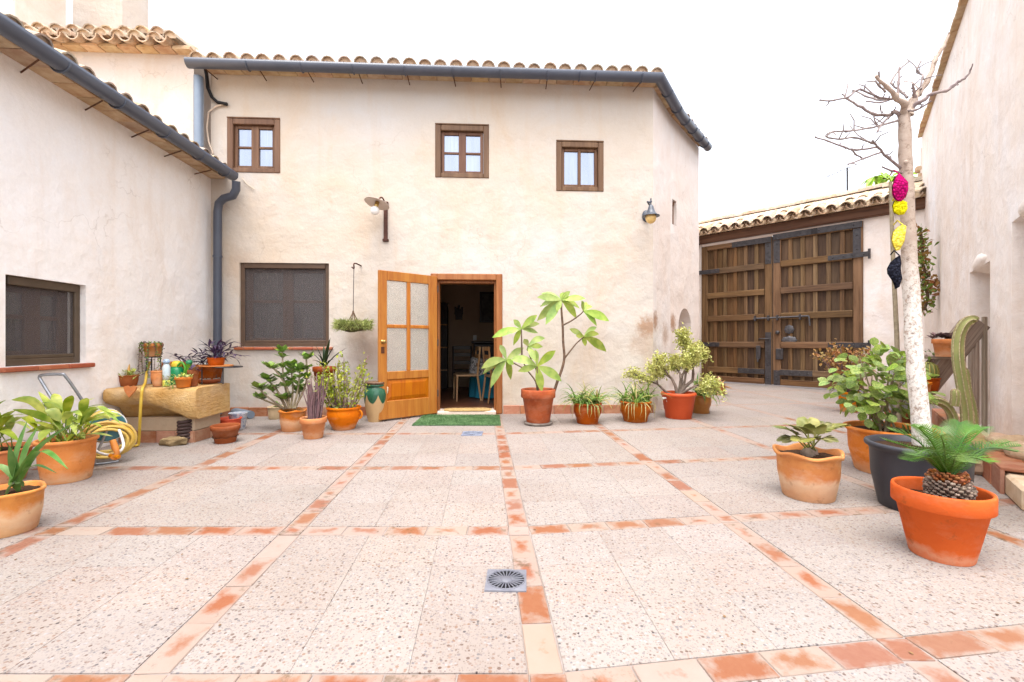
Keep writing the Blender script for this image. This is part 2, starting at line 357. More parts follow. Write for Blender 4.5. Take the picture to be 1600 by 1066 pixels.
m_frame = wood('door_frame_wood', C(176, 116, 66), C(146, 90, 48), C(190, 134, 84), 'z', .45, 1, .2, .05)
m_gate = wood('gate_plank', C(106, 78, 52), C(76, 54, 36), C(130, 100, 70), 'z', .65, .9, .6, .28)
m_batten = wood('gate_batten', C(126, 94, 60), C(92, 66, 42), C(150, 116, 80), 'z', .65, .9, .6, .2)
m_gate_x = wood('gate_rail', C(128, 96, 64), C(92, 66, 44), C(150, 116, 82), 'x', .6, .9, .5, .18)
m_beam = wood('old_beam', C(116, 80, 58), C(82, 54, 38), C(140, 102, 76), 'x', .7, .8, .5, .1)
m_greywood = wood('weathered_wood', C(166, 148, 130), C(120, 102, 86), C(196, 180, 162), 'x', .85, 1, .6, .15)
m_greywood_z = wood('weathered_post', C(176, 156, 138), C(130, 110, 92), C(206, 190, 172), 'z', .85, 1, .6, .15)
m_iron = basic('forged_iron', C(82, 78, 80), C(60, 56, 58), 14, .55, .3, 40, rnd=.12, spec=.5, metal=.3)
m_iron2 = basic('worn_lock_iron', C(112, 110, 114), C(80, 78, 82), 20, .5, .3, 60, rnd=.1, spec=.5, metal=.3)
m_rust = basic('rusty_iron', C(112, 72, 50), C(84, 54, 40), 16, .8, .3, 60)
m_gutter = basic('grey_gutter_enamel', C(86, 92, 106), C(78, 84, 98), 3, .38, .05, rnd=.03, spec=.5)
m_gutter2 = basic('grey_gutter_sunlit', C(120, 120, 132), C(108, 110, 122), 3, .42, .05, rnd=.03, spec=.5)
m_zinc = basic('pale_zinc', C(150, 164, 182), C(132, 146, 166), 3, .4, .1, spec=.5, metal=.2)
m_black = basic('black_rubber', C(40, 38, 40), C(30, 28, 30), 8, .6, .1)
m_cream = basic('cream_paint', C(240, 222, 200), C(230, 208, 184), 8, .7, .1)
m_white = basic('white_enamel', C(240, 238, 234), C(230, 228, 224), 5, .35, .05, spec=.5)
m_steel = basic('brushed_steel', C(190, 192, 198), C(170, 172, 178), 20, .3, .05, spec=.5, metal=.8)
m_brass = basic('brass', C(214, 178, 110), C(190, 150, 84), 20, .3, .05, spec=.5, metal=.8)
m_plastic_drain = basic('grey_plastic', C(150, 150, 160, .5), C(130, 130, 142, .5), 20, .5, .1)
m_blue_drain = basic('bluish_plastic', C(170, 178, 196, .5), C(140, 150, 176, .5), 20, .5, .1)
m_dark = basic('drain_dark', C(24, 22, 26), C(16, 16, 18), 8, .9, 0)
def mk_glass(name, tint, gloss, base):
    m = Mat(name); cv = m.noise(5, 3, .5, stretch=(3, 3, .25)); m.done(m.vary(m.mix(m.ramp(cv, [(.35, 0.0), (.65, 1.0)]), base, tuple(min(1, v * 1.9) for v in base[:3]) + (1,)), .3), .1, None, .5)
    g = m.n.new('ShaderNodeBsdfGlossy'); g.inputs['Color'].default_value = tint; g.inputs['Roughness'].default_value = .015
    nb = m.bump(m.noise(1.3, 1, .3), .04, .05); m.l(nb, g.inputs['Normal'])
    mx = m.n.new('ShaderNodeMixShader'); mx.inputs[0].default_value = gloss
    m.l(m.p.outputs[0], mx.inputs[1]); m.l(g.outputs[0], mx.inputs[2]); m.l(mx.outputs[0], m.out.inputs[0]); return m.m
m_pane = mk_glass('window_glass', (.66, .74, .90, 1), .30, C(96, 100, 116))
def mk_clear(name, op, col, rough=.03, gl=.2):
    m = Mat(name); t = m.n.new('ShaderNodeBsdfTransparent'); t.inputs[0].default_value = (.93, .93, .91, 1)
    m.done(col, rough, None, .5); mx = m.n.new('ShaderNodeMixShader'); mx.inputs[0].default_value = op
    m.l(t.outputs[0], mx.inputs[1]); m.l(m.p.outputs[0], mx.inputs[2]); m.l(mx.outputs[0], m.out.inputs[0]); return m.m
m_dglass = mk_clear('door_glass', .30, C(225, 220, 212), .06)
m_screen = mk_clear('insect_screen', .34, C(112, 104, 104), .8)

# ------------------------------------------------------------------ ground and paving
g = MB(); g.add([(-150, -150, -.0045), (150, -150, -.0045), (150, 150, -.0045), (-150, 150, -.0045)], [(0, 1, 2, 3)])
put('ground', g, m_mortar, kind='structure')
paving = put('paving', None, None, None, I4, kind='structure')
COLS = [-3.93, -2.49, -1.10, .21, 1.507, 2.93, 4.33, 5.73, 7.1]
ROWS = [.30, 1.445, 2.64, 3.94, 5.40, 7.27, 9.14, 10.9, 12.7]
def node(i, j):
    c = COLS[j]; y = ROWS[i] + max(0, .14 * (c - .21)); return Vector((c - .064 * y, y, 0))
def in_yard(p):
    if p.y < .2 or p.y > 12.3 or p.x > 1.55 + .75 * p.y: return False
    if p.x < 2.2: return p.y < 6.68 + .053 * (p.x + 4.4) + .05
    if p.y > 7.0 and p.y < 9.2: return p.x > 2.17 + (p.y - 7.0) * .734 - .1
    if p.y >= 9.2 and p.x < 3.7 + (p.y - 9.2) * .4: return False
    return p.y < 12.4 - (p.x - 5.18) * 1.105 + .3
HB = .061
for i in range(len(ROWS) - 1):
    for j in range(len(COLS) - 1):
        q = [node(i, j), node(i, j + 1), node(i + 1, j + 1), node(i + 1, j)]
        ux = (q[1] - q[0]).normalized(); uy = (q[3] - q[0]).normalized(); ux2 = (q[2] - q[3]).normalized(); uy2 = (q[2] - q[1]).normalized()
        e = HB + .0025; l = 0 if j == 0 else e
        a = [q[0] + ux * l + uy * e, q[1] - ux * e + uy2 * e, q[2] - ux2 * e - uy2 * e, q[3] + ux2 * l - uy * e]
        def bil(s, t): return (a[0] * (1 - s) + a[1] * s) * (1 - t) + (a[3] * (1 - s) + a[2] * s) * t
        n = 3
        for r in range(n):
            for c in range(n):
                gpx = .0011
                cs = [bil((c + (gpx if k in (0, 3) else 1 - gpx)) / n, (r + (gpx if k < 2 else 1 - gpx)) / n) for k in range(4)]
                mid = (cs[0] + cs[2]) / 2
                if not in_yard(mid): continue
                zz = U(-.0008, .0008); mb = MB(); b = .0012; top = []; low = []
                for p in cs:
                    d = (mid - p).normalized(); top.append(p + d * b + Z * zz); low.append(p + Z * (zz - .0012))
                bot = [p - Z * .03 for p in cs]
                mb.add(top + low + bot, [(0, 1, 2, 3)] + [(4 + k, 4 + (k + 1) % 4, (k + 1) % 4, k) for k in range(4)] + [(8 + k, 8 + (k + 1) % 4, 4 + (k + 1) % 4, 4 + k) for k in range(4)])
                put('paving_slab', mb, m_agg, paving)
bricks = []
def brick_run(p, q, skip=HB):
    d = q - p; L = d.length - 2 * skip; d.normalize(); n = max(1, round(L / .246)); l = L / n; an = math.atan2(d.y, d.x) - math.pi / 2
    for k in range(n):
        c = p + d * (skip + l * (k + .5)); 
        if in_yard(c): bricks.append((c, an + U(-.008, .008), l - .006))
for j in range(1, len(COLS)):
    for i in range(len(ROWS) - 1): brick_run(node(i, j), node(i + 1, j))
for i in range(len(ROWS)):
    for j in range(0, len(COLS) - 1):
        brick_run(node(i, j), node(i, j + 1), HB)
        if j: 
            if in_yard(node(i, j)): bricks.append((node(i, j), U(-.02, .02), .114))
bm_ = [MB().cbox(-.058, .058, -.1225, .1225, -.028, .0, .003, jit=.0015).mesh('brick') for _ in range(4)]
bricks.sort(key=lambda b: b[0].length); rest = MB()
for k, (c, an, l) in enumerate(bricks):
    M = T(c + Z * U(-.001, .0025)) @ RZ(an) @ SC(1, l / .245, 1)
    if k < 296: put('brick', bm_[k % 4], m_fbrick, paving, M)
    else: rest.cbox(-.058, .058, -.1225, .1225, -.028, 0, .003, M)
if rest.v: put('brick_course', rest, m_fbrick, paving, kind='stuff')

# ------------------------------------------------------------------ the house: front wall
A, B = (-4.40, 6.65), (2.17, 7.0)
fr = Frame(A, (B[0] - A[0], B[1] - A[1])); FL = (Vector(B) - Vector(A)).length
house = thing('house', 'two storey cream plastered house with wooden windows and an open door', 'house', (A[0] + 3, 7.2, 0))
def rect(f, x0, y0, x1, y1, d=0):
    a, b = f.hit(x0, y0, d); c, e = f.hit(x1, y1, d); _, b2 = f.hit(x1, y0, d); _, e2 = f.hit(x0, y1, d)
    return (a, c, (e + e2) / 2, (b + b2) / 2)        # s0, s1, z0, z1
def wall_panel(name, f, s0, s1, z0, z1, rects, mt, parent, depth=.24, polys=(), top=True, back=True):
    mb = MB(); holes = [[(r[0], r[2]), (r[1], r[2]), (r[1], r[3]), (r[0], r[3])] for r in rects] + [list(p) for p in polys]
    base = [h for h in holes if min(z for _, z in h) <= z0 + 1e-4]; inner = [h for h in holes if h not in base]
    outer = [(s0, z0)]
    for h in sorted(base, key=lambda h: h[0][0]):
        xs = sorted(h, key=lambda p: p[1]); a = min(p[0] for p in h); b = max(p[0] for p in h)
        lo = [p for p in h if p[1] > z0 + 1e-4]; lo.sort(key=lambda p: p[0]); outer += [(a, z0)] + lo + [(b, z0)]
    outer += [(s1, z0), (s1, z1), (s0, z1)]
    mb.poly(outer, inner)
    for h in holes:
        n = len(h)
        for k in range(n):
            (a, b), (c, d) = h[k], h[(k + 1) % n]
            if b <= z0 + 1e-4 and d <= z0 + 1e-4: continue
            mb.add([(a, 0, b), (c, 0, d), (c, depth, d), (a, depth, b)], [(0, 1, 2, 3)])
    if back: mb.add([(s0, 0, z1), (s1, 0, z1), (s1, .4, z1), (s0, .4, z1), (s0, .4, z0), (s1, .4, z0), (s0, 0, z0), (s1, 0, z0)], [(0, 1, 2, 3), (0, 3, 4, 6), (1, 7, 5, 2)])
    return put(name, mb, mt, parent, f.mat(0, 0, 0))
W1 = rect(fr, 355, 186, 438, 270); W2 = rect(fr, 680, 196, 764, 278); W3 = rect(fr, 869, 222, 943, 299)
WG = rect(fr, 374, 411, 514, 542); DR = rect(fr, 673, 428, 785, 640); DR = (DR[0], DR[1], -.02, DR[3])
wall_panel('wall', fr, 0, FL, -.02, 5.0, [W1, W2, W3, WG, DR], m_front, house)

def upper_window(r, f, parent, muntin=True, dark=False):
    s0, s1, z0, z1 = r; w_, h_ = s1 - s0, z1 - z0; b = .085; M = f.mat(s0, 0, z0); y0, y1 = -.012, .10
    mb = MB().cbox(0, b, y0, y1, 0, h_, .008).cbox(w_ - b, w_, y0, y1, 0, h_, .008).cbox(b, w_ - b, y0, y1, 0, b * .8, .008).cbox(b, w_ - b, y0, y1, h_ - b, h_, .008)
    mb.cbox(.0, w_, y0 - .008, y1, h_ + .001, h_ + .02, .005)
    win = put('window', mb, m_wood_win, parent, M)
    c = w_ / 2; y2, y3 = .035, .085; t = .055 if muntin else .03; s = MB()
    i0, i1, j0, j1 = b + .002, w_ - b - .002, b * .8 + .002, h_ - b - .002; e = .045
    for x0, x1 in ((i0, i0 + e), (i1 - e, i1), (c - t, c + t) if muntin else (c - .022, c + .022)): s.cbox(x0, x1, y2, y3, j0, j1, .006)
    for a, bb in ((i0 + e, c - (t if muntin else .022)), (c + (t if muntin else .022), i1 - e)):
        s.cbox(a, bb, y2 + .002, y3, j0, j0 + e, .006).cbox(a, bb, y2 + .002, y3, j1 - e, j1, .006)
        if muntin: s.cbox(a, bb, y2 + .008, y3, (j0 + j1) / 2 - .016, (j0 + j1) / 2 + .016, .005)
    put('sash', s, m_wood_win, win, M)
    for a, bb in ((i0 + e, c - .02), (c + .02, i1 - e)):
        for k in range(2 if muntin else 1):
            lo, hi = (j0 + e, j1 - e) if not muntin else ((j0 + e, (j0 + j1) / 2) if k == 0 else ((j0 + j1) / 2, j1 - e))
            p = MB().box(-(bb - a) / 2 - .01, (bb - a) / 2 + .01, -.003, .003, -(hi - lo) / 2 - .004, (hi - lo) / 2 + .004)
            put('pane', p, m_pane, win, M @ T((a + bb) / 2, y2 + .03, (lo + hi) / 2) @ RX(U(-.012, .012)) @ RZ(U(-.01, .01)))
    return win
for r, mu in ((W1, True), (W2, True), (W3, False)): upper_window(r, fr, house, mu)

def screen_window(r, f, parent, rec, sill=True, right=1.0):
    s0, s1, z0, z1 = r; w_, h_ = s1 - s0, z1 - z0; M = f.mat(s0, -rec, z0); b = .06
    mb = MB().cbox(0, b, 0, .05, 0, h_, .006).cbox(w_ - b, w_, 0, .05, 0, h_, .006).cbox(b, w_ - b, 0, .05, 0, b, .006).cbox(b, w_ - b, -.015, .05, h_ - b * 1.3, h_, .006)
    mb.cbox(b, w_ - b, .005, .04, b, b + .035, .006)
    win = put('window', mb, m_wood_scr, parent, M)
    put('insect_screen', MB().box(b, w_ - b, .02, .022, b, h_ - b), m_screen, win, M)
    s = MB(); c = w_ / 2; y2, y3 = .09, .14; e = .10
    for x0, x1 in ((.03, .03 + e), (w_ - .03 - e, w_ - .03), (c - .075, c + .075)): s.cbox(x0, x1, y2, y3, .03, h_ - .03, .006)
    for a, bb in ((.03 + e, c - .075), (c + .075, w_ - .03 - e)):
        for lo, hi in ((.03, .13), (h_ - .13, h_ - .03), (h_ * .53, h_ * .53 + .04)): s.cbox(a, bb, y2 + .003, y3, lo, hi, .006)
        for lo, hi in ((.13, h_ * .53), (h_ * .53 + .04, h_ - .13)):
            put('pane', MB().box(a - .005, bb + .005, .115, .12, lo - .005, hi + .005), m_pane_dk, win, M)
    put('sash', s, m_wood_win, win, M)
    if sill:
        n = max(3, round(w_ / .28)); 
        for k in range(n):
            l = (w_ + .12) / n; put('sill_tile', MB().cbox(-.06 + k * l + .002, -.06 + (k + 1) * l - .002, -rec - .05, .0, -.045, -.003, .008), m_sill, win, M)
    return win
m_pane_dk = mk_glass('shaded_glass', (.7, .74, .8, 1), .18, C(70, 70, 76))
screen_window(WG, fr, house, .03)

# door frame, threshold, leaf
s0, s1, z0, z1 = DR; M = fr.mat(0, 0, 0); b = .095
mb = MB().cbox(s0, s0 + b, -.02, .22, 0.002, z1, .01).cbox(s1 - b, s1, -.02, .22, 0.002, z1, .01).cbox(s0 + b, s1 - b, -.018, .22, z1 - b, z1, .01)
mb.cbox(s0 + b + .001, s0 + b + .03, .06, .2, .05, z1 - b - .001, .005).cbox(s1 - b - .03, s1 - b - .001, .06, .2, .05, z1 - b - .001, .005).cbox(s0 + b + .031, s1 - b - .031, .06, .2, z1 - b - .04, z1 - b - .001, .005)
put('door_frame', mb, m_frame, house, M)
m_thresh = basic('threshold_stone', C(238, 224, 208), C(222, 202, 182), 10, .7, .2)
put('threshold', MB().cbox(s0 + b + .001, s1 - b - .001, -.05, .26, -.02, .05, .012), m_thresh, house, M)
df = Frame((-1.80, 6.16), (.69, .62)); DW = .927
def dh(px, py): return df.hit(px, py)
DTOP = 2.04; xs = [dh(x, 500)[0] for x in (605, 636.5, 642, 670.5)]; M = df.mat(0, 0, .025)
zz = [dh(606, y)[1] - .025 for y in (438, 507, 512.5, 581, 593.5, 627)]
mb = MB().cbox(0, xs[0], 0, .045, 0, DTOP, .006).cbox(xs[3], DW, 0, .045, 0, DTOP, .006).cbox(xs[0], xs[3], .002, .043, zz[0], DTOP, .006)
mb.cbox(xs[0], xs[3], .002, .043, zz[4], zz[3], .006).cbox(xs[0], xs[3], .002, .043, 0, zz[5], .006)
door = put('door', mb, m_door, house, M)
put('muntin', MB().cbox(xs[1], xs[2], .004, .041, zz[3], zz[0], .006).cbox(xs[0], xs[1], .006, .039, zz[2], zz[1], .006).cbox(xs[2], xs[3], .006, .039, zz[2], zz[1], .006), m_door, door, M)
for a, c in ((xs[0], xs[1]), (xs[2], xs[3])):
    for lo, hi in ((zz[3], zz[2]), (zz[1], zz[0])): put('pane', MB().box(a - .004, c + .004, .020, .025, lo - .004, hi + .004), m_dglass, door, M)
pa, pb, pc, pd = xs[0] + .012, xs[3] - .012, zz[5] + .012, zz[4] - .012
p = MB().box(xs[0], xs[3], .018, .03, zz[5], zz[4]); e = .045
p.add([(pa, .016, pc), (pb, .016, pc), (pb, .016, pd), (pa, .016, pd), (pa + e, .004, pc + e), (pb - e, .004, pc + e), (pb - e, .004, pd - e), (pa + e, .004, pd - e)],
      [(4, 5, 6, 7), (0, 1, 5, 4), (1, 2, 6, 5), (2, 3, 7, 6), (3, 0, 4, 7)])
put('panel', p, m_door, door, M)
hx, hz = dh(598, 534); hz -= .025
put('handle', MB().lathe([(0, 0), (.028, 0), (.028, .006), (.012, .01), (.011, .035), (.024, .045), (.026, .06), (.016, .07), (0, .072)], 16, T(hx, 0, hz) @ RX(rad(90))), m_brass, door, M)
put('lock_plate', MB().cbox(hx - .025, hx + .025, -.006, -.0005, hz - .16, hz - .07, .004), m_rust, door, M)
for zq in (.25, 1.0, 1.8): put('hinge', MB().tube([(DW + .004, -.006, zq), (DW + .004, -.006, zq + .1)], .009, 8), m_iron, door, M)

# room seen through the doorway
rm = MB(); y0, y1, xa, xb, zf, zc = .26, 3.6, s0 - 1.2, s1 + 2.2, .045, 2.7
rm.add([(xa, y0, zf), (xb, y0, zf), (xb, y1, zf), (xa, y1, zf)], [(0, 1, 2, 3)]); M = fr.mat(0, 0, 0)
put('indoor_floor', rm, m_infloor, house, M)
rm = MB(); rm.add([(xa, y0, zf), (xb, y0, zf), (xb, y1, zf), (xa, y1, zf), (xa, y0, zc), (xb, y0, zc), (xb, y1, zc), (xa, y1, zc)],
                  [(3, 2, 6, 7), (0, 3, 7, 4), (2, 1, 5, 6), (4, 7, 6, 5)])
rm.poly([(xa, -.02), (s0, -.02), (s0, z1), (s1, z1), (s1, -.02), (xb, -.02), (xb, zc), (xa, zc)], (), T(0, y0, 0))
put('indoor_wall', rm, m_inwall, house, M)

# skirting of clay tiles along the foot of the wall
for a, e in ((.02, DR[0] - .01), (DR[1] + .01, FL)):
    n = round((e - a) / .262); l = (e - a) / n
    for k in range(n): put('skirting_tile', MB().cbox(a + k * l + .003, a + (k + 1) * l - .003, -.022 - U(0, .004), .0, -.01, .125 + U(-.004, .006), .004), m_skirt, house, fr.mat(0, 0, 0))

# ------------------------------------------------------------------ roofs
def tile_mesh(L=.44, r1=.098, r2=.08, n=6, fill=.03):
    mb = MB(); v = []
    for y, r in ((0, r1), (L, r2)):
        for k in range(n + 1):
            an = math.pi * k / n; v.append((-r * math.cos(an), y, r * .95 * math.sin(an)))
    mb.add(v, [(k, k + 1, n + 2 + k, n + 1 + k) for k in range(n)], None, True)
    ri = r1 - .016; v = []
    for y, r in ((0, r1), (0, ri), (fill, ri)):
        for k in range(n + 1):
            an = math.pi * k / n; v.append((-r * math.cos(an), y, r * .95 * math.sin(an)))
    m1 = n + 1
    mb.add(v, [(k + 1, k, m1 + k, m1 + k + 1) for k in range(n)] + [(m1 + k + 1, m1 + k, 2 * m1 + k, 2 * m1 + k + 1) for k in range(n)])
    mb2 = MB(); mb2.add(v[2 * m1:], [tuple(range(n + 1))]); return mb.mesh('roof_tile'), mb2
tile_me, cap_mb = tile_mesh()
cap_me = cap_mb.mesh('tile_bedding')
m_bed = basic('tile_bedding_mortar', C(236, 212, 184), C(216, 186, 152), 9, .95, .3, rnd=.12)
def tiles(f, s0, s1, sp, d, z, slope, courses, parent, chan=True, caps=True, jit=1.0, sc_=1.0):
    n = round((s1 - s0) / sp); sp = (s1 - s0) / n; ch = MB(); cap = MB()
    for c in range(courses):
        dd = d - c * .36 * math.cos(slope); zz = z + c * .36 * math.sin(slope)
        for k in range(n + 1):
            M = f.mat(s0 + k * sp + U(-.012, .012) * jit, dd + U(-.015, .015) * jit, zz + U(-.006, .008) * jit) @ RX(slope + U(-.03, .03) * jit) @ RZ(U(-.05, .05) * jit) @ RY(U(-.05, .05) * jit) @ SC(sc_)
            put('roof_tile', tile_me, m_tile, parent, M)
            if caps and c == 0: cap.add(cap_mb.v, cap_mb.f, M)
            if chan and k < n:
                M2 = f.mat(s0 + (k + .5) * sp, dd + .03, zz + .012) @ RX(slope) @ RY(math.pi) @ SC(sc_)
                ch.add([tuple(v.co) for v in tile_me.vertices], [tuple(p.vertices) for p in tile_me.polygons], M2, True)
    if ch.v: put('channel_tiles', ch, m_tile, parent, kind='stuff')
    if cap.v: put('tile_bedding', cap, m_bed, parent)
def roof_deck(f, s0, s1, d, z, slope, L, parent, name='roof'):
    c_, s_ = math.cos(slope), math.sin(slope)
    mb = MB(); mb.add([(s0, -d, z), (s1, -d, z), (s1, -d + L * c_, z + L * s_), (s0, -d + L * c_, z + L * s_),
                       (s0, -d, z - .05), (s1, -d, z - .05), (s1, -d + L * c_, z + L * s_ - .05), (s0, -d + L * c_, z + L * s_ - .05)],
                      [(0, 1, 2, 3), (4, 7, 6, 5), (0, 4, 5, 1), (0, 3, 7, 4), (1, 5, 6, 2)])
    return put(name, mb, m_bed, parent, f.mat(0, 0, 0))
def eave_bricks(f, s0, s1, z, d, parent, w_=.25, th=.032, name='eave'):
    e = put(name, MB().box(s0, s1, -d + .012, .02, z + th, z + th + .02), m_bed, parent, f.mat(0, 0, 0))
    n = round((s1 - s0) / w_); l = (s1 - s0) / n
    for k in range(n):
        put('brick', MB().cbox(s0 + k * l + .005, s0 + (k + 1) * l - .005, -d - U(0, .012), -.0, z + U(-.004, .002), z + th, .004), m_ebrick, e, f.mat(0, 0, 0))
    return e
eave_bricks(fr, -.02, FL + .02, 5.0, .20, house)
rf = roof_deck(fr, -.1, FL + .1, .24, 5.075, rad(17), 4, house)
tiles(fr, -.02, FL - .05, .228, .30, 5.045, rad(17), 2, rf, caps=True)

def gutter_profile(r=.1, t=.006, n=10):
    o = [(r * math.cos(math.pi + math.pi * k / n), r * math.sin(math.pi + math.pi * k / n)) for k in range(n + 1)]
    i = [((r - t) * math.cos(2 * math.pi - math.pi * k / n), (r - t) * math.sin(2 * math.pi - math.pi * k / n)) for k in range(n + 1)]
    bead = [(-r - .012, .0), (-r - .012, .014), (-r + .002, .014)]
    return o + [(r, .03), (r - t, .03)] + i[:-1] + bead[::-1] 
def gutter_along(pts, r, mt, parent, rings, rods=None):
    gt = put('gutter', MB().sweep(pts, gutter_profile(r), True, True, True), mt, parent)
    for p, t in rings:
        t = Vector(t).normalized(); sd = Vector((t.y, -t.x, 0)); v = []
        ring = [Vector(p) + sd * (r + .007) * math.cos(math.pi + math.pi * k / 10) + Z * (r + .007) * math.sin(math.pi + math.pi * k / 10) for k in range(11)]
        put('gutter_joint', MB().tube(ring, .009, 6), mt, gt)
    for a, b_ in rods or ():
        put('bracket_rod', MB().tube([a, b_], .0075, 6), m_rust, gt)
    return gt
# facet wall at the right end of the house, turning away towards the gate
F0, F1, F3, F4 = Vector((2.17, 7.0, 0)), Vector((2.74, 7.87, 0)), Vector((3.77, 9.18, 0)), Vector((4.98, 12.6, 0))
fa = Frame(F0, F1 - F0); fb = Frame(F1, F3 - F1); fc = Frame(F3, F4 - F3)
wall_panel('wall', fa, 0, (F1 - F0).length, -.02, 5.0, [], m_facet, house, back=False)
SL = rect(fb, 1050.5, 313, 1057, 352); NI = rect(fb, 1060, 482, 1080, 548)
na = NI[0]; nb_ = NI[1]; rr = (nb_ - na) / 2; nz = NI[3] - rr
arch = [(na, NI[2]), (nb_, NI[2])] + [(na + rr + rr * math.cos(a), nz + rr * math.sin(a)) for a in [math.pi * k / 10 for k in range(11)]]
wall_panel('wall', fb, 0, (F3 - F1).length, -.02, 5.0, [SL], m_facet, house, .3, [arch], back=False)
put('niche_back', MB().box(na - .02, nb_ + .02, .3, .32, NI[2] - .02, NI[3] + .02), m_facet, house, fb.mat(0, 0, 0))
sw = put('window', MB().cbox(SL[0], SL[0] + .03, .05, .2, SL[2], SL[3], .004).cbox(SL[1] - .03, SL[1], .05, .2, SL[2], SL[3], .004).cbox(SL[0], SL[1], .04, .2, SL[3] - .06, SL[3], .004), m_wood_win, house, fb.mat(0, 0, 0))
put('pane', MB().box(SL[0], SL[1], .2, .21, SL[2], SL[3]), m_pane_dk, sw, fb.mat(0, 0, 0))
wall_panel('wall', fc, 0, (F4 - F3).length, -.02, 5.0, [], m_facet, house, back=False)
for f, L in ((fa, (F1 - F0).length), (fb, (F3 - F1).length)): eave_bricks(f, .03, L - .03, 5.0, .10, house)
rfb = roof_deck(fa, -.05, (F1 - F0).length, .14, 5.075, rad(17), 1.2, house); tiles(fa, .1, (F1 - F0).length, .228, .14, 5.045, rad(17), 1, rfb, caps=True)
rfc = roof_deck(fb, 0, (F3 - F1).length, .14, 5.075, rad(17), 1.2, house); tiles(fb, .0, (F3 - F1).length - .05, .228, .14, 5.06, rad(17), 1, rfc, caps=True)
gp0 = fr.pt(-.12, .33, 4.965); gp1 = fr.pt(FL, .33, 4.965)
nrm = lambda f: -f.i
def corner(f1, f2, p, d, z):
    n1, n2 = nrm(f1), nrm(f2); m = (n1 + n2).normalized(); m = m / m.dot(n1) * d; return Vector((p.x + m.x, p.y + m.y, z))

def meet(f1, d1, f2, d2, z):            # where two level lines, each its own distance outside its wall, cross
    p, u_, q, v_ = f1.pt(0, d1, 0), f1.u, f2.pt(0, d2, 0), f2.u; t = ((q - p).x * v_.y - (q - p).y * v_.x) / (u_.x * v_.y - u_.y * v_.x); r = p + u_ * t; return Vector((r.x, r.y, z))
gc1 = meet(fr, .33, fa, .17, 4.965); gc2 = meet(fa, .17, fb, .17, 4.965); gc3 = fb.pt((F3 - F1).length + .02, .17, 4.965)
rings = [(fr.pt(fr.hit(x, 110, .33)[0], .33, 4.965), fr.u) for x in (388, 472, 552, 633, 708, 782, 855, 905, 930, 1002)]
rods = [(fr.pt(fr.hit(x, 110, .33)[0], .33, 4.90), fr.pt(fr.hit(x2, 130, 0)[0], -.02, 4.93)) for x, x2 in ((318, 340), (405, 416), (480, 490), (560, 566), (636, 640), (708, 712), (782, 783), (855, 853), (930, 921), (1002, 989))]
rings += [(gc1.lerp(gc2, t), fa.u) for t in (.35, .8)] + [(gc2.lerp(gc3, t), fb.u) for t in (.15, .4, .65, .85)]
gutter_along([gp0, gc1, gc2, gc3], .076, m_gutter, house, rings, rods)

# pale downpipe, black cable, thin cable by the upper left corner
p0 = fr.hit(311, 160, .16)[0]
put('downpipe', MB().tube([fr.pt(p0, .17, 4.86), fr.pt(p0, .17, 3.3)], .062, 14), m_zinc, house)
def cable(px, d, r, mt, name='cable', n=6): 
    pts = []
    for x, y in px: s_, z_ = fr.hit(x, y, d); pts.append(fr.pt(s_, d, z_))
    return put(name, MB().tube(pts, r, n), mt, house)
cable([(320, 103), (323, 118), (325, 138), (331, 152), (340, 160), (355, 163)], .04, .024, m_black)
cable([(351, 163), (338, 166), (326, 175), (323, 200), (326, 222), (333, 240)], .03, .011, m_cream)
cable([(378, 278), (386, 288), (397, 295)], .02, .006, m_cream)
dp = [at(369, 283, 6.42), at(369, 296, 6.45), at(364, 306, 6.47), at(350, 310, 6.50), at(342, 318, 6.53), at(340, 332, 6.54)]
q = at(340, 332, 6.54); dp.append(Vector((q.x, q.y, .05)))
put('downpipe', MB().tube(dp, .055, 14), m_gutter, house)
for zq in (1.0, 2.3): put('pipe_clip', MB().tube([Vector((q.x, q.y, zq)), Vector((q.x, q.y, zq + .03))], .062, 14), m_gutter, house)

# ------------------------------------------------------------------ left wing
LU = (-.0703, 1.0); lf = Frame((-3.93 + .0703 * 1.5, -1.5), LU); LL = (Vector(A) - Vector((-3.93 + .0703 * 1.5, -1.5))).length
wing = thing('house_wing', 'low cream wing of the house on the left with one screened window', 'house', (-5, 2, 0))
LW = rect(lf, 8.5, 438, 134, 570)
wall_panel('wall', lf, 0, LL - .003, -.02, 3.47, [LW], m_left, wing, .26)
screen_window(LW, lf, wing, .05)
eave_bricks(lf, 0, LL - .01, 3.47, .20, wing)
rfl = roof_deck(lf, 0, LL - .01, .24, 3.545, rad(17), 3.2, wing); tiles(lf, 1.2, LL - .2, .228, .30, 3.545, rad(17), 1, rfl)
g0 = lf.pt(0, .33, 3.45); g1 = lf.pt(LL - .06, .34, 3.505)
def lg(x, y): s_ = lf.hit(x, y, .33)[0]; return lf.pt(s_, .33, 3.45 + .055 * s_ / LL)
rings = [(lg(x, y), lf.u) for x, y in ((94, 95), (183, 160), (255, 208), (310, 240), (350, 268))]
rods = []
for x, y in ((60, 92), (160, 157), (232, 204), (283, 240), (330, 268)):
    s_, z_ = lf.hit(x - 25, y); pq = lg(x, y - 15); rods.append((lf.pt(s_, -.02, 3.40), lf.pt((pq - lf.o).dot(lf.u) , .33, 3.39)))
gutter_along([g0, g1], .076, m_gutter, wing, rings, rods)
gb = thing('upper_block', 'upper cream block behind the low wing, tiled eave without a gutter', 'building', (-6.5, 7, 0))
bs = fr.hit(303, 160, .14)[0]
bf = Frame(fr.pt(-5, .14, 0), fr.u[:2]); bl = bs + 5
wall_panel('wall', bf, 0, bl, 3.0, 5.18, [], m_block, gb)
eave_bricks(bf, 0, bl + .03, 5.18, .14, gb, .25, .04); rb = roof_deck(bf, 0, bl - .35, .14, 5.34, rad(17), 3, gb)
